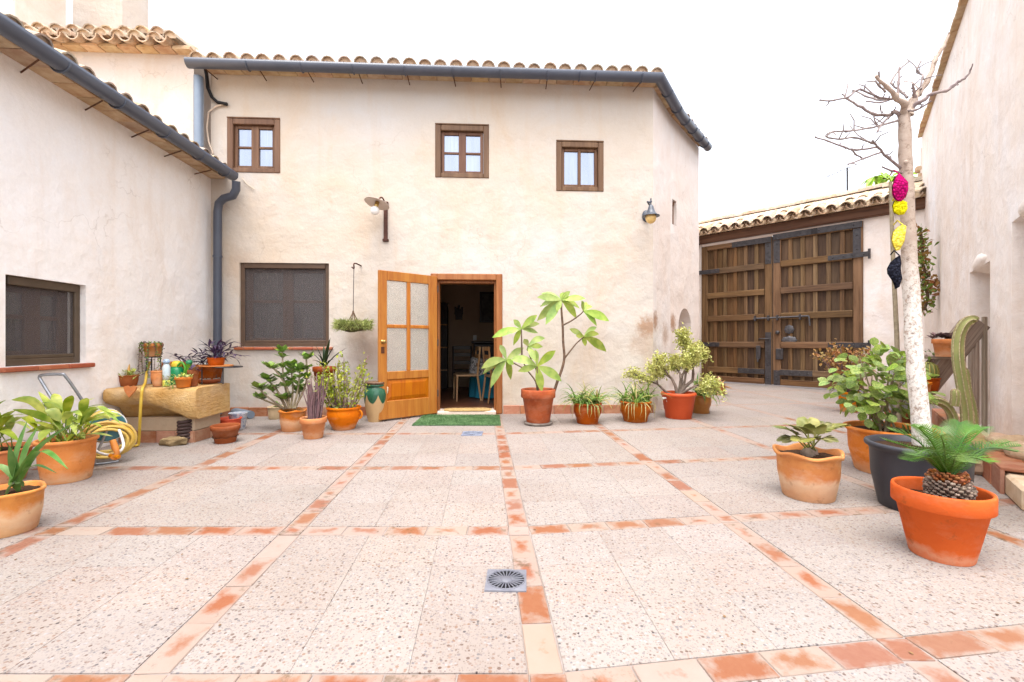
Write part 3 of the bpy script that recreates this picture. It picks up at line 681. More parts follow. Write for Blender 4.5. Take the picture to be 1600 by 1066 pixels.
tiles(bf, .1, bl - .16, .228, .26, 5.255, rad(10), 1, rb, caps=True); tiles(bf, .15, bl - .42, .228, .12, 5.40, rad(17), 2, rb, caps=True)
for nm, x0, x1, x2, Y, lab in (('tower_block', 112, 190, 233, 9.6, 'pale tower block rising behind the upper tiled eave, sunlit face and side face'), ('tower_block', -160, 22, 105, 7.9, 'pale tower block at the far upper left, partly cut by the low roof')):
    xa, xb = (x0 - CX) / FPX * Y, (x1 - CX) / FPX * Y; Y2 = xb * FPX / (x2 - CX)
    t = thing(nm, lab, 'tower', ((xa + xb) / 2, Y, 0)); put('wall', MB().cbox(xa, xb, Y, Y2, 0, 8.9 if Y > 9 else 8.9, .02), m_tower, t)
    put('coping', MB().cbox(xa - .05, xb + .05, Y - .05, Y2 + .05, 8.9, 9.0, .01), m_ebrick, t)

# ------------------------------------------------------------------ gate wall and gate
gw = Frame((5.18, 12.4), (.6708, -.7416)); GW, GH = 3.533, 3.65
gwall = thing('gate_wall', 'cream wall round the gate with a beam and a small tiled roof', 'wall', gw.pt(2, -.2, 0))
wall_panel('wall', gw, -.35, 4.75, -.02, 3.97, [(.0, GW, -.02, 3.72)], m_right, gwall, .3)
put('lintel_beam', MB().cbox(-.32, 4.62, -.14, .25, 3.722, 3.94, .02), m_beam, gwall, gw.mat(0, 0, 0))
put('roof_bedding', MB().cbox(-.34, 4.68, -.20, .3, 3.943, 4.06, .02), m_bed, gwall, gw.mat(0, 0, 0))
rg = roof_deck(gw, -.36, 4.72, .20, 4.075, rad(30), .8, gwall)
tiles(gw, -.3, 4.55, .262, .32, 3.985, rad(24), 2, rg, True, False, 1.6, 1.12)
for k in range(12):
    put('ridge_tile', tile_me, m_tile, rg, gw.mat(-.3 + k * .41, -.42, 4.40) @ RZ(rad(-90)) @ RX(U(-.04, .06)) @ SC(1.25))
gate = thing('wooden_gate', 'tall dark brown double gate of planks, battens and iron straps', 'gate', gw.pt(GW / 2, 0, 0))
RZS = [.075, .31, .97, 1.66, 2.27, 2.91, 3.56]
def nailed(mb, x, z, y=-.055): mb.ball((x, y, z), (.018, .012, .018), 8, 5)
for side in (0, 1):
    x0 = .003 if side == 0 else GW / 2 + .010; x1 = GW / 2 - .010 if side == 0 else GW - .003; M = gw.mat(0, 0, .035)
    H_ = GH - (.035 if side == 0 else 0); b = .17; mb = MB().cbox(x0, x0 + b, -.05, .05, 0, H_, .012).cbox(x1 - b, x1, -.05, .05, 0, H_, .012)
    leaf = put('gate_leaf', mb, m_batten, gate, M)
    nb = 5; sp = (x1 - x0 - 2 * b) / (nb + .55)
    for k in range(nb + 1):
        a = x0 + b + (k - .22) * sp if k else x0 + b; e = x0 + b + (k + .78) * sp if k < nb else x1 - b
        put('plank', MB().cbox(a + .002, e - .002, U(.0, .006), .03, .02, H_ - .02, .004), m_gate, leaf, M)
        if k < nb: put('batten', MB().cbox(e - .045, e + .045, -.035, -.001, .02, H_ - .03, .01), m_batten, leaf, M)
    for z in RZS:
        hh = .075 if z not in (.075,) else .07
        put('rail', MB().cbox(x0 + b + .002, x1 - b - .002, -.075 - U(0, .006), -.036, z - hh, min(z + hh, H_ - .005), .012), m_gate_x, leaf, M)
    ir = m_iron; xi = x1 - b * .5 if side == 0 else x0 + b * .5; sg = -1 if side == 0 else 1
    def strap(x, x2, z, z2, y=-.084, n=3, name='iron_strap'):
        m_ = MB().cbox(min(x, x2), max(x, x2), y - .007, y, z, z2, .004); 
        for k in range(n):
            t = (k + .5) / n
            if abs(x2 - x) > abs(z2 - z): nailed(m_, x + (x2 - x) * t, (z + z2) / 2, y - .007)
            else: nailed(m_, (x + x2) / 2, z + (z2 - z) * t, y - .007)
        put(name, m_, ir, leaf, M)
    strap(xi - .07, xi + .07, 2.95, H_ - .15, -.052, 3); strap(xi - .075 if sg > 0 else xi + .075, xi + sg * .85, H_ - .145, H_ - .01, -.083, 4)
    strap(xi - .07, xi + .07, .0, .36 if side else 1.28, -.052, 4); strap(xi + sg * .075, xi + sg * (.75 if side else .7), .25, .38, -.083, 4)
    if side: strap(xi + sg * 1.1, xi + sg * 1.62, .25, .38, -.083, 2); strap(x1 - .17, x1 - .03, 2.9, H_ - .15, -.052, 2); strap(x1 - .95, x1 - .0, H_ - .145, H_ - .01, -.083, 3)
    for z in (.97, 2.91):
        xe = x0 if side == 0 else x1
        strap(xe - sg * -.1 if False else (xe - .12 if side == 0 else xe + .12), xe + (.5 if side == 0 else -.62), z - .05, z + .06, -.088, 4, 'strap_hinge')
        put('hinge_pin', MB().tube([(xe + (-.12 if side == 0 else .12), -.09, z - .1), (xe + (-.12 if side == 0 else .12), -.09, z + .11)], .025, 8), ir, leaf, M)
M = gw.mat(0, 0, .035); c = GW / 2
bolt = MB().tube([(c - .42, -.105, 1.62), (c + .78, -.105, 1.64)], .02, 8); bolt.tube([(c + .78, -.105, 1.64), (c + .80, -.105, 1.42)], .018, 8)
put('sliding_bolt', bolt, m_iron2, gate, M)
for x in (c - .38, c - .08, c + .12, c + .6): put('bolt_staple', MB().cbox(x - .02, x + .02, -.13, -.05, 1.56, 1.69, .006), m_iron, gate, M)
lk = MB().lathe([(0, 0), (.105, 0), (.10, .008), (.04, .012), (0, .022)], 24, T(c + .36, -.04, 1.34) @ RX(rad(90)), lambda a, r, z, k: (r * (1 + .10 * math.cos(8 * a)), z))
put('rosette', lk, m_iron2, gate, M)
lk = MB().cbox(c + .24, c + .50, -.052, -.04, 1.02, 1.15, .006).lathe([(0, 0), (.12, 0), (.115, .008), (.05, .012), (0, .02)], 24, T(c + .36, -.045, 1.085) @ RX(rad(90)) @ SC(1.35, .8, 1), lambda a, r, z, k: (r * (1 + .12 * math.cos(8 * a)), z))
put('lock_plate', lk, m_iron2, gate, M)
put('gate_lock', MB().cbox(c + .08, c + .24, -.09, -.045, .62, .88, .01), m_iron, gate, M)
put('latch', MB().cbox(c - .36, c - .26, -.11, -.05, .62, .95, .01).tube([(c - .31, -.11, .66), (c - .31, -.13, .55)], .022, 8), m_iron, gate, M)
put('knob', MB().ball((c + .12, -.085, 1.27), .05, 10, 8), m_iron, gate, M)
put('handle', MB().tube([(c - .3, -.06, 1.1), (c - .28, -.12, 1.12), (c - .1, -.12, 1.12), (c - .08, -.06, 1.1)], .016, 6), m_iron, gate, M)

# ------------------------------------------------------------------ right-hand building
rw = Frame((8.465, 9.4), (-.6, -.8)); RL = (9.4 - 2.3) / .8
barn = thing('stone_building', 'tall cream plastered building on the right with deep wall recesses', 'building', rw.pt(4, -2, 0))
n1 = (rw.hit(1515, 600)[0], rw.hit(1547, 600)[0], .1, 1.93); n2 = (rw.hit(1581, 600)[0], rw.hit(1581, 600)[0] + 1.1, .1, 2.16)
wall_panel('wall', rw, 0, RL, -.02, 5.3, [n1, n2], m_right, barn, .5)
for n_ in (n1, n2):
    put('recess_back', MB().box(n_[0] - .02, n_[1] + .02, .5, .52, n_[2], n_[3] + .02), m_right, barn, rw.mat(0, 0, 0))
    lt = MB(); 
    lt.ball(((n_[0] + n_[1]) / 2, .13, n_[3] + .06), ((n_[1] - n_[0]) / 2 + .05, .165, .12), 24, 14, None, .12, 3)
    put('recess_lintel', lt, m_right, barn, rw.mat(0, 0, 0))
for k in range(30):
    put('verge_tile', MB().cbox(k * .29 + .003, k * .29 + .287, -.07 - U(0, .02), .25, 5.302, 5.35, .008), m_ebrick, barn, rw.mat(0, 0, 0))
put('end_wall', MB().box(-.12, -.002, -.02, 3, 3.9, 5.1), m_right, barn, rw.mat(0, 0, 0))
put('corbel', MB().cbox(-.2, -.001, -.1, .2, 4.62, 4.74, .03).cbox(-.14, -.001, -.06, .2, 4.45, 4.6, .03), m_ebrick, barn, rw.mat(0, 0, 0))
# low planting kerb along its foot
kerb = thing('planting_kerb', 'low clay edged kerb with rubble at the foot of the right building', 'kerb', rw.pt(6.6, .2, 0))
put('kerb_bed', MB().cbox(4.3, RL - .6, -.26, -.002, -.01, .15, .02), m_bed, kerb, rw.mat(0, 0, 0))
for k in range(13):
    a = 4.3 + k * .275
    put('kerb_tile', MB().cbox(a + .003, a + .27, -.285 - U(0, .006), -.262, -.008, .165 + U(-.01, .01), .005), m_skirt, kerb, rw.mat(0, 0, 0))
    put('kerb_tile', MB().cbox(a + .003, a + .27, -.285, -.10 - U(0, .03), .168, .195, .006), m_skirt, kerb, rw.mat(0, 0, 0))
m_rock = basic('rubble_stone', C(226, 196, 164), C(190, 150, 116), 5, .9, .6, 18, .02)
for k, (x, y, Y, r) in enumerate(((1582, 655, 3.75, .11), (1597, 668, 3.55, .10), (1566, 664, 4.0, .08), (1600, 640, 3.6, .09))):
    p = at(x, y, Y); put('rock', MB().ball((0, 0, 0), (r * 1.25, r, r * .8), 14, 9, RZ(k), .45, k * 2.3), m_rock, None, T(p.x, p.y, .19 + r * .45), ['broad tan rubble stone on the kerb near the right frame edge', 'smaller tan rubble stone lying nearest on the kerb', 'tan stone farther along the kerb by the post', 'tan stone against the right wall'][k], 'rock', 'rubble stones on the kerb')
p = gp(1541, 744); put('stone_block', MB().cbox(-.13, .13, -.1, .1, 0, .15, .03, RZ(.6), .02), m_rock, None, T(p.x + .02, p.y + .1, 0), 'pale squared stone block between black tub and clay kerb', 'stone')
# ------------------------------------------------------------------ pots
t_orange = terracotta('terracotta_orange', C(228, 134, 56, .76), C(212, 112, 32, .76), .30, .65, .08, .15, (.03, .10, .40))
t_smooth = terracotta('terracotta_smooth', C(226, 106, 0, .78), C(212, 95, 0, .78), .14, .7, .05, .03, (.03, .07, .38))
t_honey = terracotta('terracotta_honey', C(222, 138, 46, .78), C(198, 104, 16, .76), .36, .65, .08, .15, (.12, .17, .62))
t_brown = terracotta('terracotta_brown', C(176, 92, 36, .74), C(150, 72, 22, .74), .2, .7, .1, .15)
t_wet = terracotta('terracotta_stained', C(206, 88, 2, .76), C(160, 58, 0, .74), .18, .5, .05, .08)
t_red = basic('plastic_clay_red', C(222, 104, 64, .76), C(212, 94, 54, .76), 3, .5, .05, rnd=.05, spec=.25)
t_pink = terracotta('terracotta_dusty', C(226, 148, 88, .76), C(212, 124, 62, .76), .45, .75, .08)
t_cream = terracotta('cream_glaze', C(220, 196, 160), C(204, 178, 140), .3, .5, .05)
t_ochre = terracotta('ochre_glaze', C(190, 120, 30), C(170, 98, 20), .10, .35, .05, .5)
m_blacktub = basic('black_plastic_tub', C(62, 62, 70), C(52, 52, 60), 5, .5, .1, 90, rnd=.03, spec=.45)
def mk_soil():
    m = Mat('potting_soil'); c = m.mix(m.noise(60, 5, .7), C(92, 66, 48), C(52, 38, 30)); v = m.vor(70); c = m.mix(m.ramp(v.outputs['Distance'], [(.1, .5), (.25, 0.0)]), c, C(150, 120, 92))
    return m.done(c, .95, m.bump(m.noise(70, 4, .7), .8, .01), .1)
m_soil = mk_soil()
def spec(xl, xr, yb, yr, zb=0.0, rbf=.7):
    al, ar = math.atan((xl - CX) / FPX), math.atan((xr - CX) / FPX); az, a = (al + ar) / 2, (ar - al) / 2; Rr = .2
    for _ in range(6):
        Yc = FPX * (CAM_H - zb) / (yb - CY) + Rr * rbf; Rr = Yc / math.cos(az) * math.sin(a)
    return (Yc * math.tan(az), Yc, Rr, CAM_H - (yr - CY) / FPX * Yc - zb, zb)
def pot_prof(R, h, rb, style):
    t = max(.008, R * .07)
    if style == 'band': o = [(rb, 0), (rb + .004, .006), (R * .90, h * .74), (R * .97, h * .745), (R * 1.0, h * .76), (R * 1.0, h * .975), (R * .985, h), (R - t, h), (R - t * 1.3, h * .97)]
    elif style == 'roll': o = [(rb, 0), (rb + .005, .008), (R * .66 + rb * .30, h * .5), (R * .90, h * .86), (R * .93, h * .90), (R * .99, h * .93), (R, h * .96), (R * .985, h * .99), (R * .95, h), (R - t * 1.6, h * .985)]
    elif style == 'belly': o = [(rb, 0), (rb + .006, .01), (R * .80, h * .25), (R * .97, h * .52), (R * 1.0, h * .70), (R * .955, h * .85), (R * .95, h * .88), (R * 1.02, h * .91), (R * 1.03, h * .97), (R * 1.0, h), (R * .92, h), (R * .90, h * .96)]
    elif style == 'jar': o = [(rb, 0), (rb * 1.02, .012), (rb * 1.12, h * .10), (R * .86, h * .36), (R * .985, h * .62), (R, h * .72), (R * .93, h * .85), (R * .80, h * .91), (R * .78, h * .93), (R * .88, h * .955), (R * .90, h * .985), (R * .85, h), (R * .72, h), (R * .70, h * .95)]
    elif style == 'plastic': o = [(rb, 0), (rb + .006, .006), (rb + (R * .93 - rb) * .36, h * .32), (rb + (R * .93 - rb) * .36 + .004, h * .335), (R * .93, h * .86), (R * .95, h * .87), (R * .99, h * .89), (R, h * .93), (R * .985, h * .98), (R * .95, h), (R * .86, h), (R * .84, h * .95)]
    else: o = [(rb, 0), (rb + .004, .005), (R * .98, h * .97), (R, h * .985), (R * .99, h), (R - t, h), (R - t * 1.2, h * .97)]
    return o + [(o[-1][0] * .98, h * .8)]
def pot_mesh(R, h, rb, style, mod=None, n=44):
    mb = MB(); pr = pot_prof(R, h, rb, style); mb.lathe(pr, n, None, mod); mb.disc(rb, 0.001, n); return mb
def potted(name, label, cat, sp, style, mt, rbf=.7, group=None, mod=None, soil=.88, rot=0):
    X, Y, R, h, zb = sp; root = thing(name, label, cat, (X, Y, zb), group); M = T(X, Y, zb) @ RZ(rot)
    put('pot', pot_mesh(R, h, R * rbf, style, mod), mt, root, M)
    if soil:
        z = h * soil; s = MB(); n = 28; rr = R * .90 if style != 'jar' else R * .7; v = [(0, 0, z + R * .05)]; 
        for k in range(1, 5):
            for i in range(n): an = 2 * math.pi * i / n; v.append((rr * k / 4 * math.cos(an), rr * k / 4 * math.sin(an), z + (R * .05 * (1 - k / 4)) + U(-.006, .006)))
        f = [(0, 1 + i, 1 + (i + 1) % n) for i in range(n)] + [(1 + k * n + i, 1 + (k + 1) * n + i, 1 + (k + 1) * n + (i + 1) % n, 1 + k * n + (i + 1) % n) for k in range(3) for i in range(n)]
        put('soil', s.add(v, f, None, True), m_soil, root, M)
    return root, Vector((X, Y, zb + h * (soil or .9))), R, h
# leaf and bark materials
l_lime = leafm('plumeria_leaf', C(188, 206, 106, .74), C(142, 174, 78, .74), .2, .35, .4)
l_asp = leafm('broad_strap_leaf', C(206, 212, 100, .78), C(130, 160, 54, .75), .25, .3, .35)
l_clivia = leafm('blue_green_strap_leaf', C(134, 168, 96, .75), C(92, 140, 66, .7), .18, .25, .4)
l_jade = leafm('jade_leaf', C(150, 178, 86, .75), C(98, 138, 58, .7), .25, .1, .3)
l_yel = leafm('yellow_green_small_leaf', C(190, 194, 92, .76), C(128, 152, 64, .72), .3, .2, .4)
l_port = leafm('pale_lime_small_leaf', C(226, 226, 118, .85), C(188, 200, 84, .8), .25, .25, .4)
l_spid = leafm('grassy_blade', C(146, 174, 86, .75), C(98, 138, 56, .7), .25, .3, .4)
l_straw = leafm('straw_blade', C(226, 212, 140, .6), C(206, 186, 112, .6), .15, .3, .5)
l_dark = leafm('dark_green_blade', C(62, 84, 46, .6), C(44, 62, 36, .6), .2, .1, .35)
l_shrub = leafm('hydrangea_leaf', C(178, 192, 96, .76), C(116, 152, 64, .70), .28, .35, .4)
l_purp = leafm('purple_lance_leaf', C(92, 66, 100, .6), C(66, 46, 78, .6), .25, .1, .4)
l_sago = leafm('sago_frond', C(96, 138, 52, .72), C(60, 108, 40, .66), .2, .15, .3)
l_sago2 = leafm('sago_frond_young', C(130, 168, 74, .6), C(90, 140, 58, .6), .15, .25, .35)
l_zam = leafm('zamia_leaflet', C(166, 162, 94, .75), C(116, 124, 60, .7), .22, .1, .45)
l_succ = leafm('succulent_leaf', C(214, 216, 126, .8), C(158, 176, 84, .75), .3, .15, .4)
l_rust = leafm('reddish_leaf', C(196, 126, 88, .8), C(166, 140, 78, .75), .3, .2, .45)
l_aeon = leafm('dusky_rosette_leaf', C(150, 122, 116, .75), C(114, 92, 94, .75), .25, .1, .5)
l_kal = leafm('kalanchoe_leaf', C(150, 174, 76, .8), C(120, 150, 60, .8), .3, .15, .4)
l_moss = leafm('tillandsia_leaf', C(186, 188, 112, .85), C(140, 150, 76, .8), .3, .1, .6)
b_stem = basic('brown_stem', C(128, 104, 80), C(98, 78, 62), 20, .8, .4, 50, rnd=.1)
b_pale = basic('pale_stem', C(176, 160, 130), C(144, 130, 104), 20, .8, .3, 50, rnd=.1)
b_grey = basic('grey_twisted_bark', C(150, 132, 118), C(110, 94, 84), 14, .85, .6, 40)
b_purple = basic('mauve_stick', C(150, 116, 116), C(118, 92, 96), 12, .7, .3, 60, rnd=.14)
def mk_bark():
    m = Mat('whitewashed_bark'); z = m.xyz()[2]; n = m.noise(16, 6, .7); sp = m.ramp(m.noise(46, 5, .75), [(.50, 0.0), (.62, 1.0)])
    bark = m.mix(n, C(224, 206, 190), C(172, 148, 132)); white = m.mix(sp, C(250, 244, 236), C(196, 172, 154))
    f = m.ramp(m.math('ADD', z, m.math('MULTIPLY', n, .5)), [(1.55, 0.0), (1.95, 1.0)]) if False else m.ramp(m.math('MULTIPLY', m.math('ADD', z, m.math('MULTIPLY', n, .5)), .4), [(.62, 0.0), (.80, 1.0)])
    c = m.mix(f, white, bark); d2 = m.ramp(m.noise(30, 6, .8), [(.54, 0.0), (.64, .75)]); c = m.mix(d2, c, C(132, 108, 92))
    return m.done(c, .9, m.bump(m.noise(50, 6, .75), .7, .008), .15)
m_bark = mk_bark()
m_twig = basic('grey_twig', C(172, 156, 150), C(134, 118, 116), 20, .85, .5, 70, rnd=.08)
LF = {k: leaf_mb(*a) for k, a in dict(oval=(.27, .22, .12, 5, .8, .6), lance=(.13, .3, .25, 5, .8, .4), round=(.42, .18, .15, 5, .7, .5), small=(.3, .1, .1, 2, .7, .5), spoon=(.22, .2, .1, 4, .8, .68), jade=(.34, .12, -.18, 3, .7, .6)).items()}
LM = {k: v.mesh('leaf') for k, v in LF.items()}
LMM = {}
def leaf(kind, mt, root, M, name='leaf'):
    k = (kind, mt.name)
    if k not in LMM: me = LM[kind].copy(); me.materials.clear(); me.materials.append(mt); LMM[k] = me
    return put(name, LMM[k], None, root, M)
def rdir(up=0.0):
    while True:
        d = Vector((U(-1, 1), U(-1, 1), U(-1, 1)))
        if .1 < d.length < 1: d.normalize(); d.z += up; return d.normalized()
def stems(root, lst, mt, name='stem', n=7):
    for pts, r in lst: put(name, MB().tube(pts, r, n), mt, root)
def curve(pts, m=4):                                   # Catmull-Rom through the points
    pts = [Vector(p) for p in pts]; o = []
    for k in range(len(pts) - 1):
        a, b, c, d = pts[max(k - 1, 0)], pts[k], pts[k + 1], pts[min(k + 2, len(pts) - 1)]
        for i in range(m):
            t = i / m; o.append(.5 * ((2 * b) + (c - a) * t + (2 * a - 5 * b + 4 * c - d) * t * t + (3 * b - a - 3 * c + d) * t ** 3))
    return o + [pts[-1]]
def taper(a, b, n): return [a + (b - a) * k / (n - 1) for k in range(n)]

# ------------------------------------------------------------------ plumeria by the door
root, top, R, h = potted('potted_plumeria', 'bare stemmed plumeria with big lime leaves in a stained pot by the door', 'potted plant', (*spec(814, 868, 662, 608, .035, .66)[:4], .035), 'band', t_wet, .66)
X0, Y0 = top.x, top.y
sau = MB().lathe([(.0, .0), (.17, .0), (.185, .01), (.19, .034), (.18, .034), (.0, .030)], 36); put('saucer', sau, basic('grey_saucer', C(150, 140, 130), C(110, 100, 94), 8, .8, .2), root, T(X0, Y0, 0))
def q1(x, y, dy=0.0): return at(740 + x / 4, 440 + y / 4, Y0 + dy)
st = [([(400, 700), (388, 625), (335, 555)], .012, .16), ([(335, 555), (250, 510), (205, 490)], .008, .1), ([(302, 480), (300, 360), (298, 298)], .010, .12),
      ([(402, 700), (395, 560), (360, 490), (340, 405)], .011, -.1), ([(398, 575), (397, 530)], .009, -.16), ([(335, 555), (300, 480)], .009, .16),
      ([(500, 700), (525, 620), (548, 560), (567, 480), (560, 380), (557, 280), (550, 190), (548, 120)], .016, 0), ([(562, 272), (620, 240), (668, 205), (686, 185)], .009, -.05), ([(570, 478), (600, 440), (640, 390), (690, 345)], .009, .05)]
for pts, r, dy in st:
    n = len(pts); P_ = curve([q1(x, y, dy * (k / max(1, n - 1)) if pts[0][1] > 600 else dy) for k, (x, y) in enumerate(pts)])
    put('stem', MB().tube(P_, taper(r * 1.25, r * .8, len(P_)), 8), b_stem, root)
ros = [((298, 297), .12, [(120, 350), (250, 240), (395, 212), (410, 265), (400, 322), (250, 397), (205, 328)]), ((205, 490), .1, [(50, 545), (165, 398), (108, 662), (60, 578), (232, 612), (250, 520), (312, 415)]),
       ((340, 405), -.1, [(315, 360), (445, 355), (430, 408), (355, 442), (385, 500)]), ((397, 532), -.16, [(510, 433), (385, 428), (426, 687), (547, 622), (235, 490), (280, 562)]),
       ((548, 116), 0, [(425, 75), (400, 100), (418, 157), (400, 243), (452, 267), (602, 62), (697, 108), (662, 168), (642, 232), (560, 68), (520, 190)]),
       ((686, 186), -.05, [(675, 122), (740, 155), (768, 277), (844, 247), (705, 130)]), ((690, 345), .05, [(600, 297), (767, 287), (782, 330), (827, 437), (697, 403), (640, 340)])]
for c, dy, tips in ros:
    p = q1(*c, dy)
    for x, y in tips:
        t = q1(x, y, dy + U(-.14, .14)); d = t - p; L = d.length * 1.04; mb = MB(); n = 7; path = []
        sag = U(.03, .12) * L
        for k in range(n + 1):
            s_ = k / n; path.append(p + d * s_ * 1.02 + Z * (sag * math.sin(math.pi * s_)))
        wd = min(.060, max(.038, L * .16)); wdt = [wd * max(.05, math.sin(math.pi * min(1, .04 + s_ ** 1.35)) ** .8) for s_ in (k / n for k in range(n + 1))]; wdt[0] = .006; wdt[-1] = .002
        view = Vector((U(-.5, .5), -1, U(-.1, .9))); sd = d.cross(view)
        put('leaf', mb.strip(path, wdt, sd, .18), l_lime, root)

# ------------------------------------------------------------------ grassy pots along the wall
blades = []
for k in range(7):
    L = 1.0; pth = blade_path(1, U(.15, .9), U(.9, 2.1), 7); blades.append(MB().strip(pth, [.050 * max(.06, (1 - (i / 7) ** 2.2)) for i in range(8)], Vector((0, 1, 0)), .35))
BM = {}
def blade(root, M, mt, k, name='blade'):
    key = (k, mt.name)
    if key not in BM: me = blades[k].mesh('blade'); me.materials.append(mt); BM[key] = me
    return put(name, BM[key], None, root, M)
for nm, sp_, lab in (('potted_grassy_plant', spec(896, 940, 664, 629, 0, .72), 'tufted grassy plant with straw tips in a rounded brown pot, nearest the plumeria'), ('potted_grassy_plant', spec(968, 1018, 661, 626, 0, .72), 'tufted grassy plant in a rounded brown pot, beside the red plastic pot')):
    root, top, R, h = potted(nm, lab, 'potted plant', sp_, 'belly', t_brown, .72, 'grassy tufts in brown pots along the house wall')
    for c in range(6):
        ca = 6.283 * c / 6 + U(-.3, .3); cr = R * (.75 if c < 5 else 0); cc = top + Vector((cr * math.cos(ca), cr * math.sin(ca), 0))
        for k in range(22):
            an = U(0, 6.283); L = U(.24, .46); mt = l_straw if U(0, 1) < .16 else l_spid
            blade(root, T(cc + Vector((U(-.03, .03), U(-.03, .03), 0))) @ RZ(an) @ RY(U(-.2, .25)) @ SC(L, L * U(.45, .75), L), mt, R_.randrange(7))
    for k in range(9):
        an = U(-2.9, -.2); p = top + Vector((R * math.cos(an), R * math.sin(an), .02)); L = U(.12, .24)
        put('blade', MB().strip([p, p + Vector((math.cos(an) * .04, math.sin(an) * .04, -.01)), p + Vector((math.cos(an) * .05, math.sin(an) * .05, -L * .6)), p + Vector((math.cos(an) * .04 + U(-.03, .03), math.sin(an) * .05, -L))], [.006, .007, .006, .002], None, .2), l_straw, root)

# ------------------------------------------------------------------ red plastic pot with a gnarled small-leaved shrub, two pots behind it
root, top, R, h = potted('potted_elephant_bush', 'gnarled grey bush with tiny lime leaves in a red plastic pot', 'potted plant', spec(1032, 1089, 656, 613, 0, .70), 'plastic', t_red, .70)
pX, pY = top.x, top.y; white = MB().box(-.035, .035, -.004, .004, -.012, .012).box(.027, .035, -.004, .02, -.05, .012)
put('wire_hook', white, m_white, root, T(pX - R * .93, pY - R * .35, h * .8))
fol = MB(); bl = []
def grow(p, d, L, r, depth):
    q = p + d * L; bl.append(([p, p.lerp(q, .5) + rdir() * L * .09, q], taper(r, r * .7, 3)))
    if depth == 0 or L < .06: ends.append((p, q)); return
    for k in range(2 if depth > 1 else 3): grow(q, (d + rdir(.12) * .75).normalized(), L * U(.62, .82), r * .62, depth - 1)
ends = []
for d0, L, r, dp in (((-.95, -.1, .62), .34, .022, 2), ((.15, .1, 1), .25, .035, 3), ((.75, 0, .9), .30, .03, 3), ((-.25, .2, 1), .27, .026, 2), ((.9, -.2, .55), .30, .02, 2), ((.45, .25, 1), .36, .022, 3)):
    grow(top + Vector((U(-.05, .08), U(-.04, .04), -.02)), Vector(d0).normalized(), L, r, dp)
for pts, r in bl: put('branch', MB().tube(pts, r, 7), b_grey, root)
for a, b_ in ends:
    for k in range(95):
        p = a.lerp(b_, U(-.6, 1.15)) + rdir() * U(0, .12)
        for i in range(2): fol.add(LF['small'].v, LF['small'].f, orient(p, rdir(.3), rdir(.8), U(.026, .048)), True)
put('foliage', fol, l_port, root, kind='stuff')
root, top, R, h = potted('potted_strap_plant', 'green strap leaved plant in a small ochre pot behind the red one', 'potted plant', spec(1079, 1112, 647, 617, 0, .78), 'belly', t_ochre, .78)
for k in range(46):
    L = U(.30, .52); blade(root, T(top + Vector((U(-.06, .06), U(-.06, .06), 0))) @ RZ(U(0, 6.28)) @ RY(U(-.1, .3)) @ SC(L, L * .8, L), l_spid, R_.randrange(7))
root, top, R, h = potted('potted_red_succulent', 'small pot with a reddish striped succulent, last by the gate', 'potted plant', spec(1114, 1135, 618, 603, 0, .72), 'roll', t_ochre, .72)
for k in range(26): leaf('lance', l_rust, root, orient(top, rdir(.5), Z, U(.15, .28)))

# ------------------------------------------------------------------ group under the big window
root, top, R, h = potted('potted_jade', 'branching jade plant with thick dark green leaves in a wavy pot', 'potted plant', spec(434, 480, 676, 640, 0, .72), 'roll', t_honey, .72, mod=lambda a, r, z, k: (r, z + (.008 * math.sin(5 * a) if k > 6 else 0)))
Yj = top.y
def q2(x, y, dy=0.0): return at(380 + x / 5.923, 520 + y / 5.923, Yj + dy)
jst = [[(400, 700), (330, 560), (250, 460), (200, 420)], [(380, 705), (290, 640), (200, 570), (135, 500)], [(430, 700), (400, 560), (370, 400), (365, 250), (360, 170)], [(440, 700), (460, 520), (450, 380), (455, 300)],
       [(460, 700), (500, 560), (520, 420), (525, 330)], [(470, 700), (540, 580), (590, 420), (585, 250), (590, 230)], [(400, 705), (340, 600), (290, 560), (250, 520)], [(420, 700), (420, 600), (400, 500), (300, 350), (250, 320)], [(370, 700), (260, 650), (190, 620), (160, 600)],
       [(480, 700), (520, 600), (510, 520)], [(430, 700), (390, 620), (350, 600)]]
for i, pts in enumerate(jst):
    dy = U(-.16, .16); P_ = curve([q2(x, y, dy * k / (len(pts) - 1)) for k, (x, y) in enumerate(pts)]); put('stem', MB().tube(P_, taper(.014, .008, len(P_)), 7), b_pale, root)
    for s_ in (1.0, .84, .68, .54):
        if s_ < .8 and i not in (2, 3, 5, 7, 4, 0, 10): continue
        p = P_[int((len(P_) - 1) * s_)]
        for k in range(9 if s_ == 1 else 6):
            an = 6.283 * k / 5 + i; d = Vector((math.cos(an), math.sin(an), U(.0, .75) + (.3 if k > 5 else 0)))
            leaf('jade', l_jade, root, orient(p + Vector((0, 0, -.02 * (k // 5))), d, Z, U(.085, .135)))
root, top, R, h = potted('potted_stick_succulent', 'bundle of upright mauve stick stems in the small front clay pot', 'potted plant', spec(468, 511, 687, 652, 0, .68), 'band', t_pink, .68)
for k in range(44):
    an = U(0, 6.283); r0 = R * .55 * math.sqrt(U(0, 1)); d = Vector((math.cos(an) * .22 * r0 / R, math.sin(an) * .22 * r0 / R, 1)); p = top + Vector((math.cos(an) * r0, math.sin(an) * r0, -.01))
    L = U(.30, .56); P_ = [p, p + d * L * .5 + Vector((U(-.015, .015), U(-.015, .015), 0)), p + d * L + Vector((U(-.04, .04), U(-.03, .03), 0))]
    put('stem', MB().tube(P_, [.007, .008, .004], 6), b_purple, root)
    if U(0, 1) < .35:
        for i in range(3): leaf('small', l_yel, root, orient(P_[2], rdir(.5), Z, U(.02, .035)))
